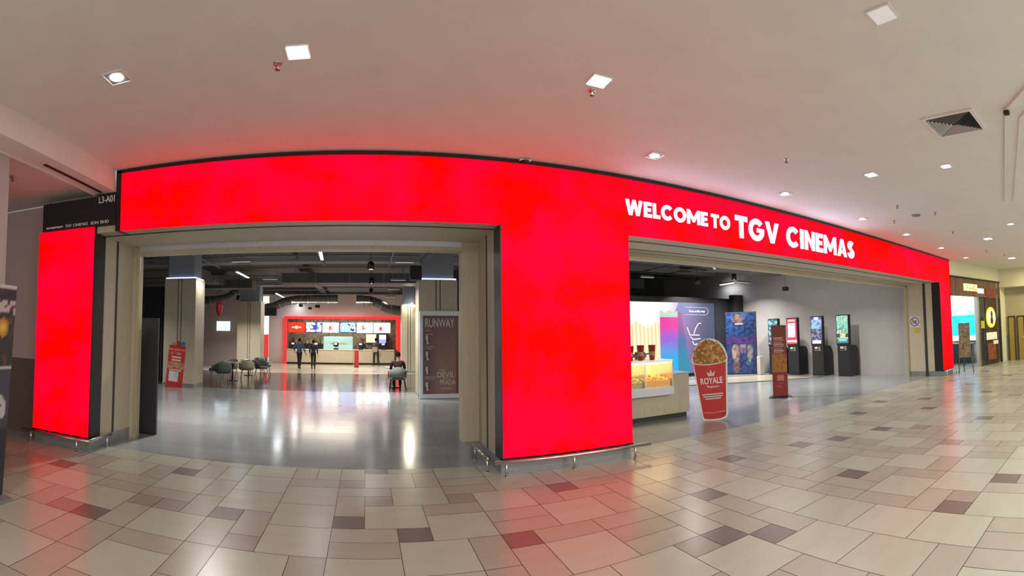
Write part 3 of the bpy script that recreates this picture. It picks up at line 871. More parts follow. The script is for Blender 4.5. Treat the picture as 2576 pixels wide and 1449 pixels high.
# ================================================================== LOBBY COLUMNS
NECK = pbr('grey_column_neck', (.24, .26, .30), .7)
def column(x0, x1, y0, y1, zt, label, cove=3.0, side=None):
    e = empty('timber_column', ((x0 + x1) / 2, y0, 0), label=label, cat='column', group='timber-clad columns in the lobby')
    w_ = (x1 - x0) / 2; d = y1 - y0
    MB().box(-w_, w_, 0, d, .08, zt, bev=.006).obj('cladding', WOOD, e)
    MB().box(-w_ - .01, w_ + .01, -.01, d + .01, 0, .08).obj('plinth', STEELM, e)
    MB().box(-.075, -.05, -.004, .0, .08, zt).box(.05, .075, -.004, .0, .08, zt).obj('reveal_lines', GROOVE, e)
    MB().box(-w_ + .1, w_ - .1, .1, d - .1, zt, 5.0).obj('neck', NECK, e)
    if cove: MB().box(-w_ + .03, w_ - .03, .02, .05, zt + .01, zt + .05).box(w_ - .05, w_ - .03, .05, d - .03, zt + .01, zt + .05).obj('cove_light', emit('cove_blue', (.45, .55, 1), cove), e)
    return e
column(-6.98, -5.80, 9.6, 10.55, 3.76, 'broad timber-clad column behind the red standee', 2.2)
column(1.60, 2.79, 8.4, 9.4, 3.54, 'timber-clad column behind the white-framed light box', 2.2)
column(-7.14, -5.79, 20.0, 21.0, 3.75, 'distant timber-clad column beyond the lounge chairs', 0)
column(1.84, 2.62, 18.5, 19.2, 3.45, 'brightly lit slim timber column right of the food counter', 1.0)
area('column_washer', (2.2, 18.1, 3.75), .3, .1, 40, (1, .93, .7), rot=(-.35, 0, 0))
area('column_washer', (-5.5, 10.0, 3.7), .1, .5, 10, (1, .95, .8), rot=(0, .3, 0))
e = empty('wall_spot', (2.35, 18.3, 3.45), label='tiny bright spot lamp on top of the slim lit column', cat='lamp')
MB().lathe([(0, 0), (.045, .0), (.05, .1), (0, .12)], 12).obj('lens', SPOTM, e)

# ================================================================== LOBBY LEFT: door panel, standee, lounge
e = empty('folded_door_panel', (-3.78, 1.72, 0), label='tall dark folded door leaf parked inside the left jamb', cat='door panel')
MB().box(-.19, .23, -.03, .03, .02, 2.05, bev=.004).obj('leaf', pbr('dark_door_leaf', (.03, .03, .037), .3), e)
MB().box(-.19, .23, -.034, .034, 0, .02).obj('bottom_rail', BLACK, e)

def stand_pic(u, v):
    red = (.50, .03, .03)
    if v < .11: return (.42, .03, .03)
    if .14 < v < .38 and .14 < u < .72: return (.62, .60, .58) if blocky(u, v, 9, 34, 1) > .25 else (.35, .55, .55)
    if .40 < v < .44 and .1 < u < .9: return (.62, .35, .25)
    if .45 < v < .60:
        c = blocky(u, v, 9, 24, 2)
        return (.45, .30, .18) if c > .55 else ((.2, .1, .07) if c > .35 else (.55, .12, .09))
    if (.63 < v < .67 or .70 < v < .745) and .2 < u < .8: return (.70, .50, .48)
    if .78 < v < .85 and .15 < u < .85: return (.5, .30, .28) if blocky(u, v, 12, 40, 4) > .4 else (.6, .04, .07)
    if .88 < v < .93: return (.75, .20, .10)
    return red
e = empty('cardboard_standee', (-6.62, 9.02, 0), ry=.09, label='red cardboard standee with pictures leaning before the timber column', cat='standee')
picture('printed_board', .60, 1.42, 30, 72, stand_pic, picmat('print_gloss'), e, loc=(0, 0, .02), depth=.03, edge=(.3, .02, .02))
b = MB(); b.prism([(.08, 1.44), (.14, 1.56), (.2, 1.50), (.24, 1.44)], 0, .03); b.obj('orange_topper', pbr('orange_print', (.5, .2, .08), .5), e)
b = MB(); b.prism([(.26, 1.44), (.30, 1.62), (.36, 1.58), (.38, 1.44)], -.002, .028); b.obj('red_topper', REDP, e)
b = MB(); b.prism([(.42, 1.44), (.40, 1.55), (.48, 1.60), (.56, 1.56), (.55, 1.44)], 0, .03); b.obj('blue_topper', pbr('blue_print', (.05, .18, .4), .5), e)
MB().box(0, .6, .03, .3, 0, .02).obj('foot', REDP, e)

CH_F = pbr('chair_fabric_grey', (.13, .14, .14), .8, bump=.2, bscale=300)
CH_B = pbr('chair_fabric_beige', (.42, .38, .28), .8, bump=.2, bscale=300)
CH_S = pbr('chair_fabric_sage', (.17, .20, .18), .8, bump=.2, bscale=300)
LEGW = pbr('pale_leg_wood', (.40, .34, .25), .5)
def tub_chair(label, x, y, rz, fab, group='lounge chairs near the timber column', sc=1.0):
    e = empty('tub_chair', (x, y, 0), rz=rz, label=label, cat='chair', group=group)
    e.scale = (sc, sc, sc)
    MB().lathe([(0, .36), (.24, .36), (.27, .39), (.27, .45), (.24, .475), (0, .48)], 24).obj('seat', fab, e)
    b = MB()
    vs, fs = [], []
    n = 20
    for j, (z, ro, ri) in enumerate([(.40, .30, .265), (.55, .32, .28), (.70, .325, .29), (.78, .32, .295)]):
        for k in range(n + 1):
            t = PI * (-.12) + PI * 1.24 * k / n
            zz = z
            if j >= 2:
                zz = .50 + (z - .50) * (.35 + .65 * math.sin(max(0, min(PI, t))) ** .6) if 0 < t < PI else .50 + (z - .5) * .35
            vs.append((ro * math.cos(t), ro * math.sin(t), zz))
            vs.append((ri * math.cos(t), ri * math.sin(t), zz))
    w_ = 2 * (n + 1)
    for j in range(3):
        for k in range(n):
            a = j * w_ + 2 * k
            fs.append((a, a + 2, a + 2 + w_, a + w_))
            fs.append((a + 1, a + 1 + w_, a + 3 + w_, a + 3))
    for k in range(n):
        a = 2 * k; fs.append((a, a + 1, a + 3, a + 2)); a += 3 * w_; fs.append((a, a + 2, a + 3, a + 1))
    for a0 in (0, 2 * n):
        for j in range(3):
            a = j * w_ + a0; fs.append((a, a + w_, a + w_ + 1, a + 1))
    b.add(vs, fs, smooth=True); b.obj('backrest', fab, e)
    for sx in (-1, 1):
        for sy in (-1, 1):
            MB().tube([(sx * .17, sy * .17, .37), (sx * .23, sy * .23, 0)], [.018, .011], 8).obj('leg', LEGW, e)
    return e
def cafe_table(label, x, y, top=None):
    e = empty('cafe_table', (x, y, 0), label=label, cat='table', group='round lounge tables')
    MB().lathe([(0, .70), (.36, .70), (.37, .715), (.36, .73), (0, .73)], 32).obj('table_top', pbr('pale_table_top', (.45, .42, .36), .35), e)
    MB().tube([(0, 0, .02), (0, 0, .70)], .03, 12).obj('pedestal', BLACK, e)
    MB().lathe([(0, 0), (.22, 0), (.22, .015), (.03, .03)], 24).obj('base', BLACK, e)
    return e
tub_chair('dark grey tub chair nearest the timber column, back to us', -5.32, 11.5, PI + .3, CH_F)
tub_chair('grey tub chair half hidden behind the timber column', -5.95, 12.5, -1.4, CH_F)
tub_chair('beige tub chair at the middle of the lounge group', -4.95, 13.6, PI + .2, CH_B)
tub_chair('grey tub chair on the right side of the lounge group', -4.55, 14.8, 1.2, CH_F)
tub_chair('beige tub chair behind the first lounge table', -5.75, 14.0, -.4, CH_B)
tub_chair('grey tub chair farthest back in the lounge', -5.2, 17.0, -.2, CH_F)
tub_chair('sage tub chair at the right rear of the lounge', -4.7, 16.3, 1.9, CH_S)
cafe_table('round cafe table nearest the timber column', -5.25, 12.55)
cafe_table('round cafe table further back among the lounge chairs', -5.3, 15.4)
e = empty('tray', (-5.2, 12.5, .731), label='small pink box lying on the nearest lounge table', cat='box')
MB().box(-.1, .1, -.06, .06, 0, .04, bev=.005).obj('carton', pbr('pink_card', (.5, .3, .28), .6), e)

def logo(u, v):
    g = blocky(u, v, 16, 6, 9)
    return (.25, .55, .70) if (.5 < u < .72 and .2 < v < .8 and g > .5) or (v < .12 and g > .6) else ((.8, .92, 1) if g > .22 else (.45, .6, .66))
e = empty('wall_logo', (-8.96, 21.9, 2.10), label='glowing white illuminated sign on the mauve lounge wall', cat='sign')
picture('lit_face', .85, .58, 32, 18, logo, picmat('screen_logo', 2.6), e, depth=.05)
MB().box(-.02, .87, .05, .1, -.02, .60).obj('back_box', STEELM, e)
e = empty('hanging_balloon', (-6.32, 14.0, 2.62), label='long red balloon hanging above the lounge', cat='balloon')
MB().lathe([(.0, 0), (.06, .04), (.13, .2), (.15, .4), (.12, .58), (.05, .68), (0, .7)], 20).obj('balloon_skin', pbr('balloon_red', (.75, .04, .08), .25), e)
MB().tube([(0, 0, .7), (0, 0, 2.38)], .006, 6).obj('cord', BLACK, e)
e = empty('doorway_glow', (-6.45, 23.95, 1.0), label='tall narrow glowing white panel standing in for a bright doorway left of the food counter', cat='doorway panel')
MB().box(-.23, .23, 0, .05, .0, 2.1).obj('lit_face', emit('panel_white', (.75, .9, 1), 9.0), e)  # panel glows in place of a bright doorway to outside
MB().box(-.25, .25, .05, .12, -1.0, 2.14).obj('casing', STEELM, e)
e = empty('red_pull_up_banner', (-5.93, 22.0, .0), label='narrow red banner in front of the glowing white panel', cat='banner')
MB().box(-.19, .19, 0, .02, .55, 1.93).obj('print', emit('red_lit_print', (1, .05, .04), .6, base=(.6, .03, .03)), e)
MB().box(-.19, .19, -.05, .1, 0, .06).tube([(0, .03, .05), (0, .03, 1.9)], .012, 8).obj('stand', BLACK, e)
e = empty('dark_wall_panel', (-6.2, 23.7, 3.12), label='dark hanging box above the glowing white panel', cat='panel')
MB().box(-.45, .6, 0, .1, 0, .5).obj('box', BLACKM, e)
MB().tube([(-.3, .05, .5), (-.3, .05, 1.88)], .01, 6).tube([(.4, .05, .5), (.4, .05, 1.88)], .01, 6).obj('hangers', PIPE, e)

# ================================================================== FOOD COUNTER
e = empty('counter_portal', (-1.62, 26.9, 0), label='glowing red frame around the food counter at the back', cat='light frame')
RS = emit('red_strip', (1, .01, .015), 2.0)
RS2 = emit('red_strip_orange', (1, .06, .02), .8)
b = MB(); b.box(-3.98, -3.86, -.15, .08, 0, 3.22); b.box(-3.98, 3.96, -.15, .08, 3.10, 3.22); b.box(3.80, 3.98, -.15, .08, 0, 3.22)
b.obj('red_light_strip', RS, e)
b = MB(); b.box(3.70, 3.80, -.3, .08, 0, 3.10); b.box(-3.86, -3.82, -.05, .08, 0, 3.10); b.box(-3.86, 3.80, -.02, .08, 3.04, 3.10)
b.obj('inner_lining', RS2, e)
KC = pbr('counter_laminate', (.58, .50, .36), .4, var=.05)
for i, (x0, x1, lb) in enumerate([(-5.30, -.82, 'long cream counter unit left of the red stanchion'), (-.80, .86, 'short cream counter unit between the red stanchion and the standing customer'), (.88, 1.92, 'cream counter unit at the right end of the food counter')]):
    e = empty('counter_unit', ((x0 + x1) / 2, 25.95, 0), label=lb, cat='counter', group='cream counter units')
    w_ = (x1 - x0) / 2
    MB().box(-w_, w_, 0, .6, .12, .95).obj('front_panel', KC, e)
    MB().box(-w_ + .02, w_ - .02, .05, .58, 0, .12).obj('toe_kick', GROOVE, e)
    MB().box(-w_, w_, -.03, 1.0, .95, .985).obj('counter_top', WHITEP, e)
e = empty('side_panel', (2.04, 26.2, 0), label='dark red side panel at the right end of the counter', cat='panel')
MB().box(-.08, .1, -.25, .3, 0, .98).obj('panel', pbr('dark_red_panel', (.22, .01, .03), .4), e)
def m_red(u, v):
    d = math.hypot((u - .5) * 1.6, v - .5)
    return (1, .55, .3) if (abs(v - .5) < .08 and .22 < u < .78) or d < .17 else (1, .02, .01)
def m_multi(k, base, alt):
    def f(u, v):
        if v < .06 or u < .02: return (.02, .02, .05)
        g = blocky(u, v, 10, 6, k)
        return base if g > .45 else (alt if g > .18 else (.01, .015, .12))
    return f
def m_white(k, cx):
    def f(u, v):
        d = math.hypot((u - cx) * 1.8, v - .45)
        if d < .24 and blocky(u, v, 18, 12, k) > .25: return (.75, .015, .02)
        return (.95, .97, 1)
    return f
MENU = picmat('screen_menu', 4.0)
MENUR = picmat('screen_menu_red', 1.5)
for i, (x0, x1, f, m, lb) in enumerate([(-5.37, -4.21, m_red, MENUR, 'red menu screen at the left end of the row'), (-4.14, -3.05, m_multi(1, (.60, .55, .75), (.05, .07, .40)), MENU, 'busy white and blue menu screen, second in the row'),
        (-2.98, -1.86, m_white(5, .5), MENU, 'white menu screen with an orange bird-like picture, third in the row'), (-1.77, -.68, m_multi(3, (.12, .25, .70), (.45, .55, .75)), MENU, 'blue patterned menu screen, fourth in the row'),
        (-.62, .495, m_white(6, .42), MENU, 'white menu screen with red food, fifth in the row'), (.55, 1.70, m_white(7, .40), MENU, 'white menu screen with red food at the right end')]):
    e = empty('menu_screen', ((x0 + x1) / 2, 27.05, 2.13), label=lb, cat='screen', group='menu screens above the food counter')
    w_ = (x1 - x0)
    picture('display', w_, .70, 36, 22, f, m, e, loc=(-w_ / 2, 0, 0), depth=.04)
    MB().box(-w_ / 2 - .02, w_ / 2 + .02, .04, .10, -.02, .72).tube([(0, .08, .72), (0, .08, 1.12)], .02, 8).obj('casing', BLACK, e)
# lit glass showcase on the counter
e = empty('glass_showcase', (-1.86, 26.62, .985), label='pale green glass showcase glowing on the food counter', cat='display case')
TEAL = emit('showcase_glow', (.45, 1, .9), .9)
MB().box(-1.0, 1.0, .24, .26, 0, .88).obj('back_panel', emit('showcase_back', (.55, .95, .85), .55, base=(.4, .6, .55)), e)
for z in (.02, .30, .56, .84): MB().box(-1.0, 1.0, -.2, .24, z, z + .02).obj('shelf', WHITEP, e)
MB().box(-.85, .15, -.05, .2, .60, .80).obj('lit_tray', TEAL, e)
MB().box(-.5, .6, -.05, .15, .34, .42).obj('food_row', pbr('baked_food', (.5, .25, .08), .7, var=.5, scale=30), e)
MB().box(-1.0, 1.0, -.22, -.21, .0, .86).obj('front_glass', glass('clear_glass', (.8, 1, .95), .12), e)
for sx in (-1.0, 1.0): MB().box(sx - .015, sx + .015, -.22, .26, 0, .88).obj('side_frame', STEEL, e)
def pos(x, lb):
    e = empty('till', (x, 26.0, .985), label=lb, cat='cash register', group='tills on the food counter')
    MB().box(-.16, .16, -.05, .2, 0, .10, bev=.01).obj('base', BLACKM, e)
    MB().box(-.02, .02, .02, .06, .1, .24).obj('stem', BLACK, e)
    MB().box(-.17, .17, 0, .04, .2, .46, bev=.008).obj('monitor', BLACK, e)
    MB().box(-.12, .07, -.008, 0, .33, .43).obj('rear_display', emit('till_white', (.9, .93, 1), 1.6), e)
    return e
pos(-4.85, 'till with white rear display at the left of the walking customers')
pos(-3.28, 'till right of the second walking customer')
pos(-1.97, 'till in front of the glass showcase')
pos(-.31, 'till just right of the red stanchion')
pos(1.20, 'till at the right end beyond the standing customer')
def drk(u, v):
    if v > .72: return (.9, .7, .9)
    if v > .45: return (.7, .9, .95)
    return (.35, .35, .8)
e = empty('drinks_machine', (1.22, 28.5, 0), label='drinks machine with pink and cyan lit front behind the counter', cat='drinks machine')
MB().box(-.4, .4, .03, .45, 0, 2.1, bev=.02).obj('cabinet', BLACKM, e)
picture('lit_front', .5, .62, 12, 16, drk, picmat('screen_soft', 1.5), e, loc=(-.25, 0, 1.4), depth=.03)
e = empty('lit_poster', (.40, 28.9, 1.45), label='cream lit panel on the wall behind the standing customer', cat='poster')
MB().box(-.36, .36, 0, .04, 0, .6).obj('lit_face', emit('cream_lit', (1, .85, .6), .9, base=(.6, .5, .3)), e)
MB().box(-.39, .39, .04, .07, -.03, .63).obj('frame', PLASTIC, e)
e = empty('back_shelf', (-4.0, 28.6, 0), label='back counter shelf stacked with boxes behind the tills', cat='shelf')
MB().box(-1.3, 1.3, 0, .38, .85, .9).box(-1.3, 1.3, 0, .38, 1.3, 1.34).box(-1.3, -1.26, 0, .38, 0, 1.7).box(1.26, 1.3, 0, .38, 0, 1.7).obj('frame', BLACKM, e)
for i in range(9):
    c = [(.35, .3, .2), (.3, .06, .05), (.12, .22, .1), (.4, .36, .3)][i % 4]
    x = -1.15 + i * .28
    o = bx('carton', -4.0 + x, -4.0 + x + .2, 28.65, 28.9, 1.34, 1.34 + .18 + .12 * hsh(i, 3), pbr('carton_%d' % (i % 4), c, .7))
    tag(o, 'small carton in the row on the back shelf of the food counter', 'box', 'cartons on the back shelf')
area('counter_light', (-1.7, 27.9, 3.2), 6, .4, 130, (1, .93, .82))
area('counter_front_fill', (-1.7, 24.2, 4.05), 6, .3, 420, (1, .9, .75))  # added fill without a fitting, brightens the counter wall
e = empty('red_stanchion', (-.54, 23.1, 0), label='slim red queue stand before the food counter', cat='stand')
MB().box(-.13, .13, -.02, .02, .02, 1.03, bev=.005).obj('panel', REDP, e)
MB().box(-.16, .16, -.12, .12, 0, .02).obj('base', BLACK, e)

# ================================================================== LIGHT BOX
def runway(u, v):
    c = mix((.19, .10, .11), (.30, .17, .15), smoothstep(.15, .5, u) * smoothstep(1, .3, v))
    if u > .91: c = (.22, .08, .05)
    if u < .2:
        for (a, bb) in ((.64, .74), (.43, .54), (.25, .34), (.05, .15)):
            if a < v < bb and .05 < u:
                d = abs(u - .12 - (v - (a + bb) / 2) * -.25)
                return (.6, .6, .56) if d < .03 else (.05, .05, .055)
    return c
e = empty('poster_light_box', (1.576, 7.9, 0), label='white-framed RUNWAY film poster stand inside the left doorway', cat='poster stand')
FRM = pbr('pale_blue_white_frame', (.78, .83, .92), .35)
MB().box(0, 1.267, -.0, .12, .01, .135).box(0, 1.267, 0, .12, 2.42, 2.555).box(0, .09, 0, .12, .135, 2.42).box(1.15, 1.267, 0, .12, .135, 2.42).obj('frame', FRM, e)
picture('poster', 1.06, 2.285, 44, 92, runway, picmat('print_gloss'), e, loc=(.09, .03, .135), depth=.05)
WT = pbr('cream_lettering', (.62, .6, .55), .5)
lettering('headline', [('RUNWAY', .16, 1.03, 2.08, 2.34, .012)], WT, e, loc=(0, .028, 0))
lettering('title', [('THE', .56, .74, .80, .85, 0), ('DEVIL', .52, 1.03, .61, .77, .01), ('WEARS', .68, .88, .555, .59, 0), ('PRADA', .60, 1.06, .40, .54, .01)], WT, e, loc=(0, .028, 0))
for (z, x1) in ((1.97, .32), (1.86, .4), (1.50, .42), (1.44, .36), (.62, .48), (.57, .45), (.30, .92), (.26, .98)):
    x0 = .16 if x1 < .6 else .62
    MB().box(x0, x1, -.001, 0, z, z + .022).obj('text_line', pbr('dim_lettering', (.42, .38, .37), .5), e, loc=(0, .029, 0))
# ================================================================== PEOPLE
def skin(name, pts, edges, mat, parent, sub=1, root=0):
    me = bpy.data.meshes.new(name)
    keys = list(pts)
    me.from_pydata([pts[k][:3] for k in keys], [(keys.index(a), keys.index(c)) for a, c in edges], [])
    o = bpy.data.objects.new(name, me)
    col.objects.link(o)
    o.parent = parent
    md = o.modifiers.new('Skin', 'SKIN')
    md.use_smooth_shade = True
    for i, k in enumerate(keys):
        r = pts[k][3]
        rr = r if isinstance(r, tuple) else (r, r)
        me.skin_vertices[0].data[i].radius = rr
        me.skin_vertices[0].data[i].use_root = (i == root)
    if sub:
        sd = o.modifiers.new('Sub', 'SUBSURF'); sd.levels = sub; sd.render_levels = sub
    me.materials.append(mat)
    return o
SKIN_M = pbr('skin_tone', (.35, .20, .13), .55)
HAIR = pbr('dark_hair', (.012, .009, .008), .9, spec=.1, bump=.6, bscale=90)
SHOE = pbr('dark_shoe', (.02, .018, .018), .5)
def ellips(b, c, r, n=14, m=10, z0=-1.0, z1=1.0, mi=0, tilt=None):
    vs, fs = [], []
    for j in range(m + 1):
        t = z0 + (z1 - z0) * j / m
        q = math.sqrt(max(0, 1 - t * t))
        for k in range(n):
            a = 2 * PI * k / n
            vs.append((c[0] + r[0] * q * math.cos(a), c[1] + r[1] * q * math.sin(a), c[2] + r[2] * t))
    for j in range(m):
        for k in range(n):
            fs.append((j * n + k, j * n + (k + 1) % n, (j + 1) * n + (k + 1) % n, (j + 1) * n + k))
    fs.append(tuple(range(n))[::-1]); fs.append(tuple(m * n + k for k in range(n)))
    b.add(vs, fs, mi, smooth=True)
def person(label, x, y, rz, pose, H, topm, botm, top_len=.52, z=0, hairlen=.0):
    """pose: dict of joints in metres for H = 1.7, facing -y"""
    e = empty('person', (x, y, z), rz=rz, label=label, cat='person')
    k = H / 1.70
    e.scale = (k, k, k)
    J = dict(pel=(0, 0, .93), waist=(0, 0, 1.08), chest=(0, 0, 1.30), neck=(0, 0, 1.46), head=(0, -.015, 1.60),
             shL=(.17, 0, 1.39), elL=(.22, .02, 1.12), wrL=(.22, -.06, .88), shR=(-.17, 0, 1.39), elR=(-.22, .02, 1.12), wrR=(-.22, -.06, .88),
             hipL=(.085, 0, .90), knL=(.09, -.02, .50), anL=(.09, .02, .09), toL=(.10, -.13, .03),
             hipR=(-.085, 0, .90), knR=(-.09, -.02, .50), anR=(-.09, .02, .09), toR=(-.10, -.13, .03))
    J.update(pose)
    rad = dict(pel=(.135, .10), waist=(.12, .09), chest=(.145, .10), neck=.05, head=.075, shL=.055, elL=.042, wrL=.028, shR=.055, elR=.042, wrR=.028,
               hipL=.085, knL=.058, anL=.038, toL=.03, hipR=.085, knR=.058, anR=.038, toR=.03)
    bod = dict(rad); bod.update(pel=.075, waist=.07, chest=.08, shL=.042, shR=.042, elL=.036, elR=.036, hipL=.065, hipR=.065, knL=.048, knR=.048)
    pts = {n: (*J[n], bod[n]) for n in J}
    def mv(a, b2, t): return tuple(J[a][i] + (J[b2][i] - J[a][i]) * t for i in range(3))
    ed = [('pel', 'waist'), ('waist', 'chest'), ('chest', 'neck'), ('neck', 'head'), ('chest', 'shL'), ('shL', 'elL'), ('elL', 'wrL'), ('chest', 'shR'), ('shR', 'elR'), ('elR', 'wrR'),
          ('pel', 'hipL'), ('hipL', 'knL'), ('knL', 'anL'), ('anL', 'toL'), ('pel', 'hipR'), ('hipR', 'knR'), ('knR', 'anR'), ('anR', 'toR')]
    for s_, sg in (('L', 1), ('R', -1)):
        wv = Vector(J['wr' + s_]); d = (wv - Vector(J['el' + s_])).normalized()
        pts['pm' + s_] = (*(wv + d * .07), .034); ed.append(('wr' + s_, 'pm' + s_))
        side = Vector((0, -1, 0)); side = (side - d * side.dot(d)).normalized()
        for f, (off, L) in enumerate([(-.027, .065), (-.009, .078), (.009, .073), (.027, .055)]):
            a = wv + d * .10 + side * off
            pts['f%s%d' % (s_, f)] = (*(a), .010); pts['g%s%d' % (s_, f)] = (*(a + d * L * .6), .009)
            pts['h%s%d' % (s_, f)] = (*(a + d * L + d.cross(side) * sg * .015), .007)
            ed += [('pm' + s_, 'f%s%d' % (s_, f)), ('f%s%d' % (s_, f), 'g%s%d' % (s_, f)), ('g%s%d' % (s_, f), 'h%s%d' % (s_, f))]
        a = wv + d * .04 + side * .04
        pts['t' + s_] = (*a, .012); pts['u' + s_] = (*(a + d * .04 + side * .012), .009)
        ed += [('wr' + s_, 't' + s_), ('t' + s_, 'u' + s_)]
    body = skin('body', pts, ed, SKIN_M, e, 1)
    hd = Vector(J['head'])
    b = MB()
    ellips(b, hd + Vector((0, 0, .012)), (.078, .098, .122))
    b.tube([hd + Vector((0, -.092, .01)), hd + Vector((0, -.118, -.018)), hd + Vector((0, -.09, -.03))], [.009, .015, .008], 8)
    for sx in (-1, 1): ellips(b, hd + Vector((sx * .08, .008, 0)), (.012, .022, .032), 8, 6)
    b.obj('head', SKIN_M, e)
    for sx in (-1, 1):
        b = MB(); ellips(b, hd + Vector((sx * .03, -.087, .02)), (.012, .008, .007), 8, 5)
        b.obj('eye', pbr('eye_dark', (.02, .02, .02), .2), e)
    b = MB(); ellips(b, hd + Vector((0, -.085, -.052)), (.024, .012, .007), 8, 5); b.obj('mouth', pbr('lips', (.25, .07, .06), .5), e)
    b = MB(); ellips(b, hd + Vector((0, .016, .032)), (.091, .108, .118), 16, 10, -.45 - hairlen, 1.0)
    b.obj('hair', HAIR, e)
    g = .012
    tp = {n: (*J[n], (rad[n] + g) if not isinstance(rad[n], tuple) else (rad[n][0] + g, rad[n][1] + g)) for n in ('waist', 'chest', 'shL', 'elL', 'shR', 'elR', 'pel')}
    tp['pel'] = (*J['pel'], .138); tp['waist'] = (*J['waist'], (.135, .11)); tp['cn'] = (*mv('chest', 'neck', .85), .068)
    tp['hem'] = (J['pel'][0], J['pel'][1], J['pel'][2] - .07, (.142, .125))
    for s_ in 'LR': tp['cf' + s_] = (*mv('el' + s_, 'wr' + s_, .75), .043)
    te = [('hem', 'pel'), ('pel', 'waist'), ('waist', 'chest'), ('chest', 'cn'), ('chest', 'shL'), ('shL', 'elL'), ('elL', 'cfL'), ('chest', 'shR'), ('shR', 'elR'), ('elR', 'cfR')]
    skin('top', tp, te, topm, e, 1)
    bp = {n: (*J[n], (rad[n] + .012) if not isinstance(rad[n], tuple) else (rad[n][0] + .01, rad[n][1] + .01)) for n in ('pel', 'hipL', 'knL', 'hipR', 'knR')}
    bp['pel'] = (*J['pel'], .105)
    for s_ in 'LR': bp['an' + s_] = (*J['an' + s_], .055)
    skin('trousers', bp, [('pel', 'hipL'), ('hipL', 'knL'), ('knL', 'anL'), ('pel', 'hipR'), ('hipR', 'knR'), ('knR', 'anR')], botm, e, 1)
    for s_ in 'LR':
        a, t_ = Vector(J['an' + s_]), Vector(J['to' + s_])
        b = MB(); b.tube([a + Vector((0, .04, -.045)), a + Vector((0, 0, -.03)), (a + t_) / 2 + Vector((0, 0, -.01)), t_, t_ + (t_ - a).normalized() * .03], [.035, .047, .045, .038, .018], 10)
        b.obj('shoe', SHOE, e)
    return e
BLUE = pbr('slate_blue_cloth', (.07, .10, .17), .8)
NAVYC = pbr('navy_cloth', (.03, .035, .06), .8)
BLK = pbr('black_cloth', (.015, .015, .018), .85)
TAN = pbr('tan_cloth', (.38, .30, .18), .8)
person('person in a blue-grey top walking to the counter, left of the pair, arms out', -3.76, 21.2, PI,
       dict(elL=(.34, .0, 1.20), wrL=(.30, -.10, 1.00), elR=(-.27, .03, 1.12), wrR=(-.36, -.02, .86), anL=(.06, -.12, .09), toL=(.07, -.27, .03), knL=(.07, -.12, .50), anR=(-.05, .16, .12), toR=(-.06, .02, .03), knR=(-.06, .03, .50)), 1.68, BLUE, BLK)
person('person in a dark navy top walking to the counter, right of the pair', -2.95, 21.1, PI,
       dict(elR=(-.24, .04, 1.12), wrR=(-.27, .02, .86), anR=(-.07, -.12, .09), toR=(-.08, -.27, .03), knR=(-.08, -.10, .50), anL=(.07, .14, .12), toL=(.07, .0, .03), knL=(.07, .02, .50)), 1.60, NAVYC, BLK)
pc = person('person in dark top with a tan bag standing at the food counter', .68, 25.1, PI,
       dict(elL=(.24, -.08, 1.15), wrL=(.10, -.24, 1.12), elR=(-.24, -.06, 1.14), wrR=(-.14, -.24, 1.08), knL=(.13, -.0, .5), anL=(.15, .02, .09), toL=(.17, -.13, .03), knR=(-.13, 0, .5), anR=(-.15, .02, .09), toR=(-.17, -.13, .03)), 1.74, NAVYC, BLK)
e = empty('shoulder_bag', (.62, 24.93, .86), label='tan shoulder bag on the back of the customer at the counter', cat='bag')
MB().box(-.19, .15, -.06, .035, 0, .34, bev=.03).obj('bag_body', TAN, e)
MB().tube([(-.15, .0, .32), (-.05, .01, .55), (.12, .05, .60)], .012, 8).obj('strap', TAN, e)
person('member of staff with dark hair behind the till right of the red stanchion', -.22, 27.9, 0,
       dict(elL=(.24, -.06, 1.14), wrL=(.13, -.26, 1.06), elR=(-.24, -.06, 1.14), wrR=(-.13, -.26, 1.06)), 1.62, BLK, BLK)
seated = dict(pel=(0, .06, .50), waist=(0, .07, .66), chest=(0, .06, .88), neck=(0, .04, 1.05), head=(0, -.0, 1.19), shL=(.19, .04, .97), elL=(.24, -.05, .72), wrL=(.12, -.25, .66), shR=(-.19, .04, .97), elR=(-.24, -.05, .72), wrR=(-.12, -.25, .66),
              hipL=(.09, .02, .50), knL=(.11, -.40, .50), anL=(.11, -.38, .09), toL=(.12, -.52, .03), hipR=(-.09, .02, .50), knR=(-.11, -.40, .50), anR=(-.11, -.38, .09), toR=(-.12, -.52, .03))
person('person in black seen from behind, sitting on the sage chair by the light box', 1.10, 10.35, PI, seated, 1.68, pbr('black_red_cloth', (.03, .012, .015), .85), BLK)
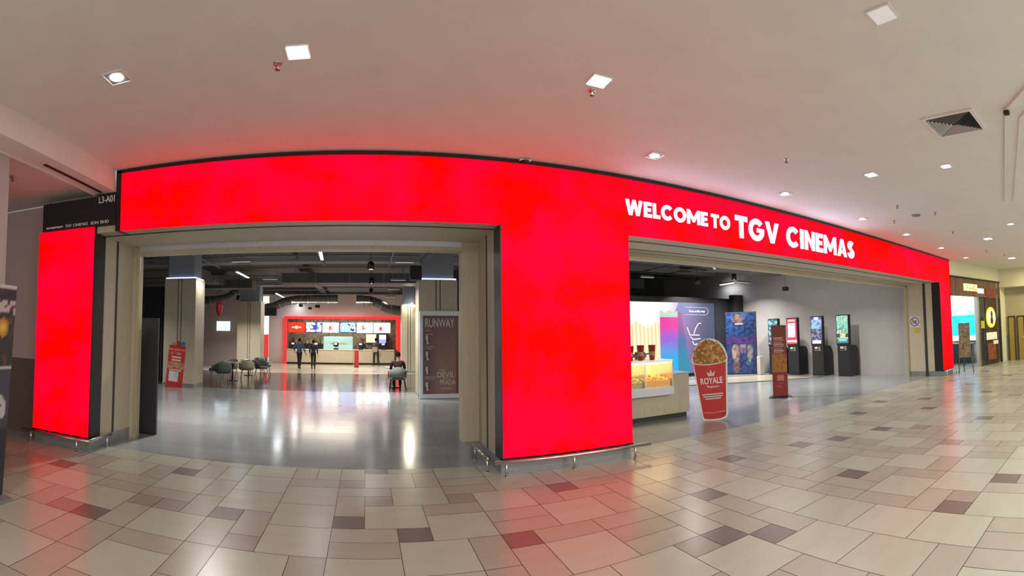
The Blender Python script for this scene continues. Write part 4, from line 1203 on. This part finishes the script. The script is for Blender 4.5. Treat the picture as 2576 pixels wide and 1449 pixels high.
# the chair he sits on: sage back, dark frame
def dining_chair(label, x, y, rz, fab):
    e = empty('armchair', (x, y, 0), rz=rz, label=label, cat='chair')
    MB().box(-.27, .27, -.24, .22, .36, .42, bev=.03).obj('seat', fab, e)
    b = MB(); n = 12; vs, fs = [], []
    for z in (.44, .80):
        for t in (0, .035):
            for k in range(n + 1):
                a = -1.05 + 2.1 * k / n
                vs.append(((.30 + t) * math.sin(a), -.02 + (.26 + t) * math.cos(a), z - (0 if z < .5 else .16 * (abs(a) / 1.05) ** 2)))
    m_ = n + 1
    for k in range(n):
        fs += [(k, k + 1, 2 * m_ + k + 1, 2 * m_ + k), (m_ + k, 3 * m_ + k, 3 * m_ + k + 1, m_ + k + 1), (k, m_ + k, m_ + k + 1, k + 1), (2 * m_ + k, 2 * m_ + k + 1, 3 * m_ + k + 1, 3 * m_ + k)]
    fs += [(0, 2 * m_, 3 * m_, m_), (n, m_ + n, 3 * m_ + n, 2 * m_ + n)]
    b.add(vs, fs, smooth=True); b.obj('backrest', fab, e)
    for sx in (-1, 1):
        for sy in (-.22, .20): MB().tube([(sx * .22, sy, .37), (sx * .28, sy * 1.15, 0)], [.016, .012], 8).obj('leg', BLACK, e)
        MB().tube([(sx * .30, -.2, .38), (sx * .31, -.22, .60), (sx * .31, .08, .64)], .015, 8).obj('armrest', BLACK, e)
    return e
dining_chair('sage green armchair holding the seated person beside the light box', 1.10, 10.33, PI, CH_S)
cafe_table('round table in front of the seated person', 1.05, 11.25)

# ================================================================== RIGHT LOBBY
# popcorn booth
e = empty('popcorn_booth', (5.25, 2.2, 0), label='timber popcorn booth counter behind the central red pillar', cat='counter')
MB().box(-1.3, .72, 0, 1.0, .10, .53).box(.72, 1.26, 0, 1.0, .10, .92).obj('cabinet', WOOD, e)
MB().box(-1.28, 1.22, .06, .95, 0, .10).obj('toe_kick', GROOVE, e)
MB().box(.72, 1.29, -.02, 1.02, .92, .95).obj('side_top', STEELM, e)
MB().box(-1.3, .74, -.16, .7, .53, .70, bev=.01).obj('case_base', TRACK, e)
MB().box(-1.3, .74, .66, .70, .70, 1.22).obj('case_back', emit('case_back_glow', (1, .66, .16), 1.5, base=(.6, .5, .3)), e)  # back panel glows itself, adding to the warm light of the lamp
MB().box(-1.3, .74, -.14, .70, 1.20, 1.25, bev=.008).obj('case_top', emit('case_top_glow', (1, .9, .65), .35, base=(.7, .7, .65)), e)
for x in (-1.28, -.62, .04, .72): MB().box(x - .015, x + .015, -.14, .68, .70, 1.20).obj('case_post', STEEL, e)
MB().box(-1.28, .72, -.15, -.142, .70, 1.2).obj('front_glass', glass('case_glass', (1, .98, .9), .10), e)
MB().box(-1.2, .64, -.10, -.06, 1.17, 1.195).obj('case_lamp', emit('warm_lamp_strip', (1, .8, .4), 45), e)
rnd = random.Random(4)
for i, (x0, x1, top, c, lb) in enumerate([(-1.26, -.64, .95, (.75, .45, .06), 'heap of yellow popcorn at the left of the warm glass case'), (-.60, .02, .92, (.42, .33, .07), 'heap of darker popcorn in the middle of the glass case'), (.06, .70, .93, (.80, .38, .02), 'heap of golden popcorn at the right end of the glass case')]):
    b = MB()
    b.box(x0 + .02, x1 - .02, -.10, .6, .702, top - .1)
    for k in range(260):
        px, py = rnd.uniform(x0 + .04, x1 - .04), rnd.uniform(-.09, .58)
        pz = rnd.uniform(.72, top - .06) if py < -.05 else top - .1 + .10 * (1 - ((px - (x0 + x1) / 2) / ((x1 - x0) / 2)) ** 2) * rnd.random()
        ellips(b, (px, py, pz), (rnd.uniform(.018, .03),) * 3, 6, 4)
    o = b.obj('popcorn_heap', pbr('popcorn_%d' % i, c, .8, var=.3, scale=30), loc=(5.25, 2.2, 0)); tag(o, lb, 'popcorn', 'popcorn heaps in the glass case', 'stuff')
def cup(x, y, z, h, r, label, grp):
    e = empty('popcorn_cup', (x, y, z), label=label, cat='cup', group=grp)
    MB().lathe([(0, 0), (r * .7, 0), (r, h), (r * 1.04, h), (r * .96, h - .004), (r * .68, .01), (0, .01)], 20).obj('cup_wall', pbr('cup_red', (.42, .025, .02), .4), e)
    b = MB()
    b.lathe([(r * .79 + .001, h * .30), (r * .89 + .001, h * .58)], 20)
    b.obj('pale_band', pbr('cup_band', (.5, .28, .18), .5), e)
for i, (dx, h, lb) in enumerate([(-.22, .30, 'red cup at the left on top of the glass case'), (.03, .31, 'red cup in the middle on top of the glass case'), (.31, .31, 'red cup at the right on top of the glass case')]):
    cup(5.25 + dx, 2.20, 1.251, h, .075, lb, 'red cups standing on the glass case')
e = empty('small_machine', (5.50, 2.55, 1.251), label='small grey rounded machine between the red cups', cat='machine')
MB().box(-.13, .13, -.08, .12, 0, .16, bev=.04).obj('machine_body', PLASTIC, e)
MB().box(.13, .24, -.05, .05, .1, .13, bev=.01).obj('arm', PLASTIC, e)

# giant cup cut-out
e = empty('cup_standee', (6.50, 1.36, 0), rz=-R(41.5), ry=-R(3.8), label='giant tilted ROYALE popcorn cup cut-out standing on the grey floor', cat='standee')
b = MB()
ol = [(-.245, .02), (-.15, .0), (.12, -.0), (.235, .035), (.275, .10), (.355, 1.13), (.375, 1.25)]
for k in range(11):
    t = PI * (k + .5) / 11.5
    ol.append((.01 + .355 * math.cos(t), 1.27 + .40 * math.sin(t)))
ol += [(-.375, 1.25), (-.345, 1.13), (-.265, .10)]
b.prism(ol, 0, .02); b.obj('white_backing', WHITEP, e)
b = MB()
cp = [(-.215, .05), (-.12, .032), (.1, .032), (.205, .06), (.235, .10), (.325, 1.17), (.2, 1.14), (0, 1.125), (-.2, 1.14), (-.325, 1.17), (-.232, .10)]
b.prism(cp, -.004, .0); b.obj('red_cup_print', pbr('royale_red', (.52, .03, .03), .4, var=.08), e)
b = MB(); b.prism([(-.33, 1.165), (-.2, 1.135), (0, 1.12), (.2, 1.135), (.33, 1.165), (.335, 1.195), (.2, 1.16), (0, 1.145), (-.2, 1.16), (-.335, 1.195)], -.007, -.003); b.obj('rim_print', WT, e)
b = MB(); b.prism([(-.222, .17), (0, .15), (.225, .17), (.226, .178), (0, .158), (-.222, .178)], -.006, -.003); b.obj('base_line', WT, e)
rnd = random.Random(8)
b = MB(); CM = [pbr('caramel_%d' % i, c, .5) for i, c in enumerate([(.42, .20, .035), (.55, .30, .07), (.30, .13, .03), (.62, .40, .14), (.22, .10, .03)])]
b.prism([(-.32, 1.18), (0, 1.13), (.32, 1.18), (.335, 1.32), (.24, 1.52), (.08, 1.62), (-.1, 1.62), (-.25, 1.50), (-.335, 1.30)], -.005, -.001, 2)
for k in range(150):
    px = rnd.uniform(-.32, .32); pz = rnd.uniform(1.17, 1.64)
    if (px / .335) ** 2 + ((pz - 1.24) / .40) ** 2 > .98 or pz < 1.16 + .03 * abs(px): continue
    r = rnd.uniform(.018, .038)
    n = 8
    yy = -.006 - .004 * rnd.random()
    vs = [(px + r * math.cos(2 * PI * i / n) * rnd.uniform(.85, 1.1), yy, pz + r * math.sin(2 * PI * i / n) * rnd.uniform(.85, 1.1)) for i in range(n)]
    b.add(vs, [tuple(range(n))], rnd.choice([0, 0, 1, 1, 3, 4, 2]))
b.obj('popcorn_print', CM, e)
lettering('royale_lettering', [('ROYALE', -.225, .225, .74, .87, .02)], WHITEP, e, loc=(0, -.007, 0), extrude=.002)
lettering('popcorn_lettering', [('Popcorn', -.1, .14, .645, .715, .01)], WHITEP, e, loc=(0, -.007, 0), extrude=.002)
b = MB(); b.prism([(-.06, .90), (.06, .90), (.09, 1.0), (.03, .95), (0, 1.03), (-.03, .95), (-.09, 1.0)], -.008, -.005); b.obj('crown_print', WT, e)
for (z0, z1, w_) in ((.52, .545, .21), (.475, .50, .20), (.43, .455, .16)):
    MB().box(-w_, w_, -.008, -.005, z0, z1).obj('slogan_line', WT, e)
b = MB(); b.prism([(-.05, .01), (.05, .01), (.0, .7)], .02, .03); b.box(-.05, .05, .02, .28, 0, .015); b.obj('back_strut', WHITEP, e)

# advert screen wall
def advert(u, v):
    x = 5.6 + u * 8.65; z = .12 + v * 3.0
    # measured along the wall: fries zone x<11.6, gradient box 11.6-13.2, text zone beyond
    if 11.28 < x < 12.85:
        t = (z - .12) / 2.55
        edge = 12.15 + (z - .1) * .02
        if 2.52 < z < 2.74 + .05 * math.sin(x * 14) and x < edge: return (.45, .62, .50)
        if z < 2.62 + (x - 11.3) * .03 and x < edge:
            return mix((.0, .35, .75), mix((.25, .1, .6), (.75, .0, .30), smoothstep(.55, .85, t)), smoothstep(.25, .6, t))
        if z < 2.72 and x < 12.85 - (z - .12) * .18 and x >= edge:
            return mix((.0, .22, .35), mix((.07, .1, .35), (.35, .05, .25), smoothstep(.5, .95, t)), smoothstep(.2, .7, t))
    if x < 11.9 + max(0, z - 2.4) * .5:
        if z < 2.35 - .25 * abs(math.sin(x * 3.1)) and x < 11.28:
            s_ = math.sin(x * 34 + .6 * math.sin(z * 3)) * .5 + .5
            return mix((.80, .60, .28), (1, .93, .68), s_)
        c = (1, .99, .96)
        if x > 11.3: c = mix(c, (.55, .35, .62), smoothstep(11.3, 12.4, x))
        if x < 8.9: c = mix((.55, .35, .5), c, smoothstep(6, 8.9, x))
        return c
    t = smoothstep(11.9, 13.9, x)
    c = mix((.32, .17, .45), (.03, .05, .13), t)
    g = smoothstep(2.2, 3.0, z) * smoothstep(13.6, 12.4, x)
    return mix(c, (.05, .16, .42), g * .7)
e = empty('advert_screen', (9.9, 10.0, .12), label='huge lit advert screen with cream strips and a magenta to blue box', cat='screen')
picture('display', 8.65, 3.0, 330, 110, advert, picmat('screen_advert', 1.15), e, loc=(-4.3, 0, 0), depth=.05)
MB().box(-4.36, 4.41, .0, .055, 3.0, 3.22).obj('top_frame', BLACK, e)
MB().box(4.352, 4.42, -.01, .055, -.1, 3.0).obj('side_frame', BLACK, e)
lettering('web_lettering', [('buc.edu.my', 3.02, 3.92, 2.565, 2.70, .02)], emit('screen_white', (.85, .9, 1), 1.4), e, loc=(-.1, -.003, 0), extrude=.002)
b = MB()
pl = [(2.75 + .0, 2.48), (3.95, 2.48), (4.07, 2.55), (4.1, 2.64), (4.07, 2.73), (3.95, 2.80), (2.78, 2.80)]
b.tube([(p[0], -.006, p[1]) for p in pl], .012, 6); b.obj('pill_outline', emit('screen_lilac', (.55, .6, .9), 1.0), e, loc=(-.1, 0, 0))
b = MB()
for pth in ([(2.78, 1.95), (2.92, 1.62), (3.45, 1.60)], [(3.55, 2.12), (3.40, 2.10), (3.22, 1.85), (3.15, 1.66)], [(2.95, 1.55), (3.1, 1.42), (3.5, 1.45)], [(3.05, 1.35), (3.15, 1.2), (3.5, 1.25)]):
    b.tube([(p[0], -.006, p[1]) for p in pth], .022, 6)
b.obj('white_line_drawing', emit('screen_white', (.85, .9, 1), 1.4), e)

# kiosks
def kpic(k):
    def f(u, v):
        g = blocky(u, v, 8, 20, 20 + k)
        if k == 0:   # green film poster
            if v < .16: return (.25, .6, .75) if .08 < v and .15 < u < .85 else (.05, .2, .25)
            if .22 < v < .36: return (.85, .65, .3) if .3 < u < .8 and g > .2 else (.03, .06, .06)
            return (.25, .6, .42) if g > .5 else ((.1, .25, .2) if g > .25 else (.6, .75, .7))
        if k == 1:
            if v < .12: return (.8, .8, .85) if .1 < u < .9 else (.05, .06, .15)
            if v > .9: return (.8, .85, 1) if .3 < u < .75 else (.08, .1, .25)
            if v > .55: return (.35, .5, .85) if g > .35 else (.1, .25, .4)
            return (.3, .25, .4) if g > .62 else (.05, .05, .12)
        if k == 2:
            if v < .06: return (1, .05, .03)
            if v < .16: return (1, .75, .8)
            if v < .26: return (.9, .02, .12)
            if v < .82: return ((.75, .8, 1) if g > .3 else (.85, .55, .8)) if .12 < u < .85 else (.9, .03, .08)
            return (.9, .5, .45) if .88 < v < .95 and .12 < u < .85 else (.6, .03, .1)
        if g > .6: return (.35, .65, .7)
        return (.03, .15, .2) if v > .3 else (.1, .03, .12)
    return f
KB = pbr('kiosk_black', (.012, .012, .017), .35)
def kiosk(k, x, y, label):
    e = empty('ticket_kiosk', (x, y, 0), rz=-PI / 2, label=label, cat='kiosk', group='self-service kiosks along the grey wall')
    b = MB()
    prof = [(.0, 0), (.62, 0), (.62, .98), (.50, 1.14), (.12, 1.17), (0, 1.17)]
    vs = [(-.27, y_, z_) for y_, z_ in prof] + [(.27, y_, z_) for y_, z_ in prof]
    n = len(prof)
    b.add(vs, [tuple(range(n)), tuple(range(n, 2 * n))] + [(i, (i + 1) % n, (i + 1) % n + n, i + n) for i in range(n)])
    b.obj('pedestal', KB, e)
    MB().box(-.29, .29, -.03, .10, 1.17, 2.31, bev=.012).obj('screen_housing', KB, e)
    picture('display', .50, 1.03, 16, 36, kpic(k), picmat('screen_kiosk', 1.25), e, loc=(-.25, -.042, 1.245), depth=.01)
    t = empty('card_terminal', (0, 0, 0)); t.parent = e
    MB().box(-.13, .02, -.03, 0, 1.03, 1.12, bev=.006).obj('keypad', pbr('keypad_grey', (.5, .5, .5), .4), t)
    MB().box(.05, .14, -.02, 0, 1.0, 1.13, bev=.004).obj('reader', PLASTIC, t)
    MB().box(-.15, .17, -.012, 0, .97, .985).obj('ledge', STEEL, t)
for k, (yf, lb) in enumerate([(4.08, 'kiosk with green film poster screen, nearest and rightmost'), (5.28, 'kiosk with purple-blue screen, second from the right'), (6.51, 'kiosk with red and white screen, third from the right'), (7.53, 'kiosk with teal screen partly behind the red totem, farthest')]):
    kiosk(k, 15.1, yf - .27, lb)
# tall blue film standee
def bluep(u, v):
    g = blocky(u, v, 14, 30, 31)
    if v > .80 and (u - .42) ** 2 / .04 + (v - .9) ** 2 / .006 < 1: return (.14, .09, .07) if g > .4 else (.06, .04, .045)
    if .80 < v < .83 and .3 < u < .6: return (.35, .33, .4)
    if v > .6: return mix((.006, .012, .05), (.015, .06, .20), g)
    if v > .48: return mix((.07, .03, .18), (.02, .02, .08), g)
    if v < .48:
        for (cx_, cz, rx, rz_, c) in ((.32, .34, .13, .16, (.55, .40, .33)), (.57, .42, .11, .10, (.35, .25, .35)), (.80, .36, .10, .16, (.40, .36, .34)), (.33, .12, .10, .12, (.28, .15, .14)), (.75, .18, .08, .06, (.2, .35, .4))):
            if ((u - cx_) / rx) ** 2 + ((v - cz) / rz_) ** 2 < 1: return tuple(x * (.25 + .5 * g) for x in c)
        return mix((.012, .02, .10), (.03, .06, .19), g)
    return (.02, .03, .1)
e = empty('film_standee', (14.0, 9.0, 0), rz=-R(50), label='tall dark blue film poster stand between the advert screen and the kiosks', cat='poster stand')
picture('poster', 1.26, 2.56, 50, 100, bluep, picmat('print_gloss'), e, loc=(0, 0, .06), depth=.06)
MB().box(-.03, 1.30, -.0, .10, 0, .06).box(1.26, 1.31, 0, .10, .06, 2.64).box(-.02, 1.31, 0, .10, 2.62, 2.66).obj('frame', BLACKM, e)
e = empty('white_post', (14.55, 7.55, 0), label='short pale box post at the foot of the blue film stand', cat='post')
MB().box(-.12, .12, -.1, .1, .02, .78, bev=.01).obj('casing', pbr('pale_casing', (.5, .48, .42), .5), e)
MB().box(-.14, .14, -.12, .12, 0, .02).obj('base', PLASTIC, e)
# low dark edged dais in front of the screen
b = MB()
for z0, z1, s_, mi in ((0, .012, 0, 0), (.012, .016, .22, 1)):
    pts = [(8.0, 8.2), (11.6, 6.25), (14.75, 4.5), (14.9, 7.4), (13.3, 8.15), (8.6, 9.6)]
    c = Vector((11.9, 7.2))
    q = [tuple(Vector(p) + (c - Vector(p)).normalized() * s_) for p in pts]
    n = len(q)
    b.add([(x, y, z0) for x, y in q] + [(x, y, z1) for x, y in q], [tuple(range(n)), tuple(range(n, 2 * n))] + [(i, (i + 1) % n, (i + 1) % n + n, i + n) for i in range(n)], mi)
o = b.obj('floor_inlay', [BLACKM, BEIGEF]); tag(o, 'pale floor area with a thin black edge before the kiosks', 'floor inlay')
# red totem
def tot(u, v):
    if v > .86: return (.20, .035, .015)
    if .60 < v < .84:
        r = (v * 34) % 1
        return (.55, .33, .28) if r > .45 and .12 < u < .88 - .2 * (hsh(int(v * 34), 5)) else (.22, .035, .015)
    if .34 < v < .60:
        g = blocky(u, v, 9, 34, 41)
        return (.40, .17, .02) if g > .45 else ((.32, .22, .03) if g > .2 else (.40, .05, .02))
    if .22 < v < .30 and .3 < u < .75: return (.5, .2, .15)
    if .12 < v < .2 and .3 < u < .75 and blocky(u, v, 10, 50, 2) > .5: return (.42, .12, .1)
    return (.27, .02, .012)
e = empty('red_totem', (9.79, 2.42, 0), rz=-R(49), label='slim red food-print totem on a black base on the grey lobby floor', cat='totem')
picture('front_print', .40, 1.88, 18, 90, tot, picmat('print_gloss'), e, loc=(-.20, -.11, .05), depth=.01)
MB().box(-.20, .20, -.098, .10, .05, 1.93).obj('body', pbr('totem_brown_red', (.20, .03, .02), .5), e)
b = MB()
b.add([(-.31, -.2, 0), (.31, -.2, 0), (.31, .2, 0), (-.31, .2, 0), (-.21, -.12, .05), (.21, -.12, .05), (.21, .12, .05), (-.21, .12, .05)], [(0, 3, 2, 1), (4, 5, 6, 7), (0, 1, 5, 4), (1, 2, 6, 5), (2, 3, 7, 6), (3, 0, 4, 7)])
b.obj('base', BLACK, e)
# notice on the right jamb
def notice(u, v):
    d = math.hypot(u - .5, v - .5)
    if d < .44 and d > .35: return (.12, .08, .12)
    if abs((u - .5) + (v - .5)) < .06 and d < .4: return (.14, .08, .12)
    if d < .24 and blocky(u, v, 7, 7, 5) > .45: return (.15, .12, .15)
    return (.60, .58, .60)
e = empty('wall_notice', (15.458, 1.20, 1.74), rz=-PI / 2, label='white notice with a dark round symbol on the right timber jamb', cat='notice')
picture('print', .38, .36, 26, 26, notice, picmat('print_gloss'), e, depth=.006)
e = empty('wall_sticker', (15.458, 1.05, 1.52), rz=-PI / 2, label='small yellow-green label below the round-symbol notice', cat='label')
MB().box(0, .24, 0, .005, 0, .17).obj('print', pbr('yellow_green_print', (.42, .42, .02), .5), e)
area('kiosk_area_light', (12.6, 5.0, 4.6), 3.0, 2.0, 75, (1, .95, .9))

# ================================================================== NEIGHBOUR SHOP
SR = -math.atan2(.77, 4.4)
sh = empty('shopfront', (16.6, .05, 0), rz=SR, label='small shopfront with wooden fascia and bright blue interior beyond the portal', cat='shopfront')
def fas(u, v):
    s_ = hsh(int(u * 46), 1)
    c = mix((.10, .045, .02), (.22, .10, .05), s_)
    if blocky(u, v, 40, 8, 6) > .8: c = (.09, .10, .03)
    return c
picture('fascia', 4.4, .68, 90, 12, fas, picmat('print_matte', 0, .7), sh, loc=(0, -.04, 2.85), depth=.1)
MB().box(.0, 4.45, -.08, .1, 3.54, 3.585).obj('top_trim', BLACKM, sh)
def sgn(u, v):
    return (.75, .35, .06) if blocky(u, v, 14, 5, 12) > .62 and .15 < v < .85 else (1, .80, .42)
picture('lit_sign', 1.16, .28, 28, 10, sgn, picmat('screen_sign', 1.5), sh, loc=(.96, -.07, 3.06), depth=.03)
MB().box(2.18, 2.72, -.07, -.04, 3.0, 3.2).obj('white_sign', emit('white_lit_sign', (.9, 1, .98), 1.3), sh)
MB().box(2.9, 3.7, -.07, -.04, 2.92, 3.22).obj('red_sign', pbr('dull_red_sign', (.22, .03, .03), .5), sh)
MB().box(2.10, 2.24, -.06, .1, 0, 2.86).obj('door_post', STEEL, sh)
MB().box(3.98, 4.12, -.05, .1, 0, 3.52).obj('end_post', STEEL, sh)
MB().box(4.12, 4.45, -.02, .15, 0, 3.55).obj('end_panel', BLACK, sh)
MB().box(2.24, 2.86, 0, .03, 0, 2.86).obj('dark_glass', pbr('dark_glass', (.03, .035, .05), .08), sh)
MB().box(2.42, 2.76, -.02, 0, 1.55, 1.86).obj('yellow_poster', pbr('yellow_poster', (.45, .45, .03), .5), sh)
MB().box(2.86, 3.98, -.02, .08, 0, 2.86).obj('brown_panel', pbr('dark_brown_panel', (.05, .025, .012), .5, var=.3), sh)
lg = empty('round_sign', (0, 0, 0)); lg.parent = sh
YE = emit('yellow_lit', (1, .85, .05), 1.2, base=(.6, .5, .1))
My = Matrix.Translation((3.34, -.03, 2.0)) @ Matrix.Rotation(PI / 2, 4, 'X')
b = MB(); b.lathe([(0, 0), (.44, 0), (.44, .04), (0, .04)], 32, M=My); b.obj('yellow_disc', YE, lg)
b = MB(); b.lathe([(0, .041), (.33, .041), (.33, .05), (0, .05)], 32, M=My); b.obj('pale_centre', emit('pale_yellow_lit', (1, .95, .55), 1.2, base=(.6, .6, .4)), lg)
b = MB(); b.prism([(3.24, 1.72), (3.44, 1.72), (3.47, 1.9), (3.40, 2.02), (3.44, 2.15), (3.38, 2.28), (3.30, 2.28), (3.24, 2.15), (3.28, 2.02), (3.20, 1.9)], -.095, -.082); b.obj('figure', pbr('figure_dark', (.06, .05, .03), .5), lg)
MB().box(2.88, 3.86, -.06, -.02, 1.05, 1.36).obj('lit_plate', emit('cream_plate', (1, .82, .5), 1.0), sh)
MB().box(3.5, 3.96, -.06, -.02, .84, 1.0).obj('small_white_plate', WHITEP, sh)
MB().box(2.95, 3.75, -.04, -.02, .2, .9).obj('rust_panel', pbr('rust_panel', (.20, .07, .025), .6, var=.5, scale=8), sh)
def inside(u, v):
    if v > .80:  # bright white wall and slats above the screen, drawn as glow
        return (.9, .95, 1) if blocky(u, v, 12, 14, 3) > .3 else (.5, .4, .3)
    if v > .68: return (.95, 1, 1)
    if v > .56:
        return (.25, .75, .9) if blocky(u, v, 8, 20, 5) > .5 else (.65, .9, 1)
    if v > .10: return (.0, .42, .85) if blocky(u, v, 6, 22, 7) > .3 else (.02, .5, .9)
    return (.6, .85, .85)
isl = empty('shop_screen', (20.98, 1.62, 1.0), rz=-PI / 2, label='blue screen inside the neighbouring shop, with the bright white wall above drawn into its glow', cat='screen')
picture('display', 1.75, 2.1, 40, 60, inside, picmat('screen_shop', 2.6), isl, loc=(0, 0, 0), depth=.05)
MB().box(.0, 1.75, .05, .219, 0, 2.1).obj('casing', BLACKM, isl)
bx('wall_shop_back', 16.5, 21.4, 2.6, 2.8, 0, 3.5, WHITE, kind='structure')
bx('wall_shop_side', 21.2, 21.4, .3, 2.6, 0, 3.5, WHITE, kind='structure')
bx('ceiling_shop', 16.5, 21.4, .15, 2.8, 3.5, 3.6, WHITE, kind='structure')
bx('wall_shop_party', 16.42, 16.5, 1.3, 2.6, 0, 3.5, WHITE, kind='structure')
area('shop_light', (18.5, 1.2, 3.45), 2.5, .8, 90, (.85, .95, 1))
e = empty('shop_counter', (20.4, 1.5, 0), rz=-PI / 2, label='dark counter with orange edge inside the neighbouring shop', cat='counter')
MB().box(-.4, 1.0, 0, .3, 0, .88).obj('body', pbr('dark_teal_panel', (.02, .04, .05), .4), e)
MB().box(-.42, 1.02, -.02, .32, .88, .92).obj('edge', pbr('orange_edge', (.6, .35, .12), .4), e)
for i in range(2):
    q = empty('shop_stool', (19.6, .75 + i * .5, 0), label='dark stool standing before the shop counter', cat='stool', group='dark stools in the neighbouring shop')
    MB().lathe([(0, .6), (.15, .6), (.15, .64), (0, .65)], 16).obj('seat', BLACKM, q)
    for a in range(4): MB().tube([(.08 * math.cos(a * PI / 2 + .7), .08 * math.sin(a * PI / 2 + .7), .6), (.17 * math.cos(a * PI / 2 + .7), .17 * math.sin(a * PI / 2 + .7), 0)], .012, 6).obj('leg', BLACK, q)
# wall over the shop
b = MB()
b.box(-.1, 5.2, -.02, .2, 3.60, 4.3)
o = b.obj('wall_over_shop', WARM, kind='structure', loc=(16.6, .05, 0)); o.rotation_euler = (0, 0, SR)
o = bx('wall_corridor_end', 0, .55, -.03, .25, 0, 3.6, WARM, kind='structure'); o.location = (16.6 + 4.45 * math.cos(SR), .05 + 4.45 * math.sin(SR), 0); o.rotation_euler = (0, 0, SR)
# easel board beside the end pillar
def eas(u, v):
    g = blocky(u, v, 7, 20, 51)
    return (.22, .17, .08) if g > .6 else ((.32, .28, .22) if g > .4 else ((.10, .05, .06) if g > .2 else (.15, .22, .06)))
e = empty('easel_board', (16.62, -.42, 0), rz=-R(62), label='narrow printed menu board on green legs beside the right end pillar', cat='menu board')
picture('print', .42, 1.25, 12, 36, eas, picmat('print_gloss'), e, loc=(-.21, -.02, .55), depth=.02)
GL = pbr('green_grey_leg', (.10, .14, .12), .5)
MB().tube([(-.2, 0, .9), (-.27, -.16, 0)], .018, 8).obj('leg', GL, e)
MB().tube([(.2, 0, .9), (.27, -.16, 0)], .018, 8).obj('leg', GL, e)
MB().tube([(0, .02, 1.3), (0, .35, 0)], .018, 8).obj('leg', GL, e)
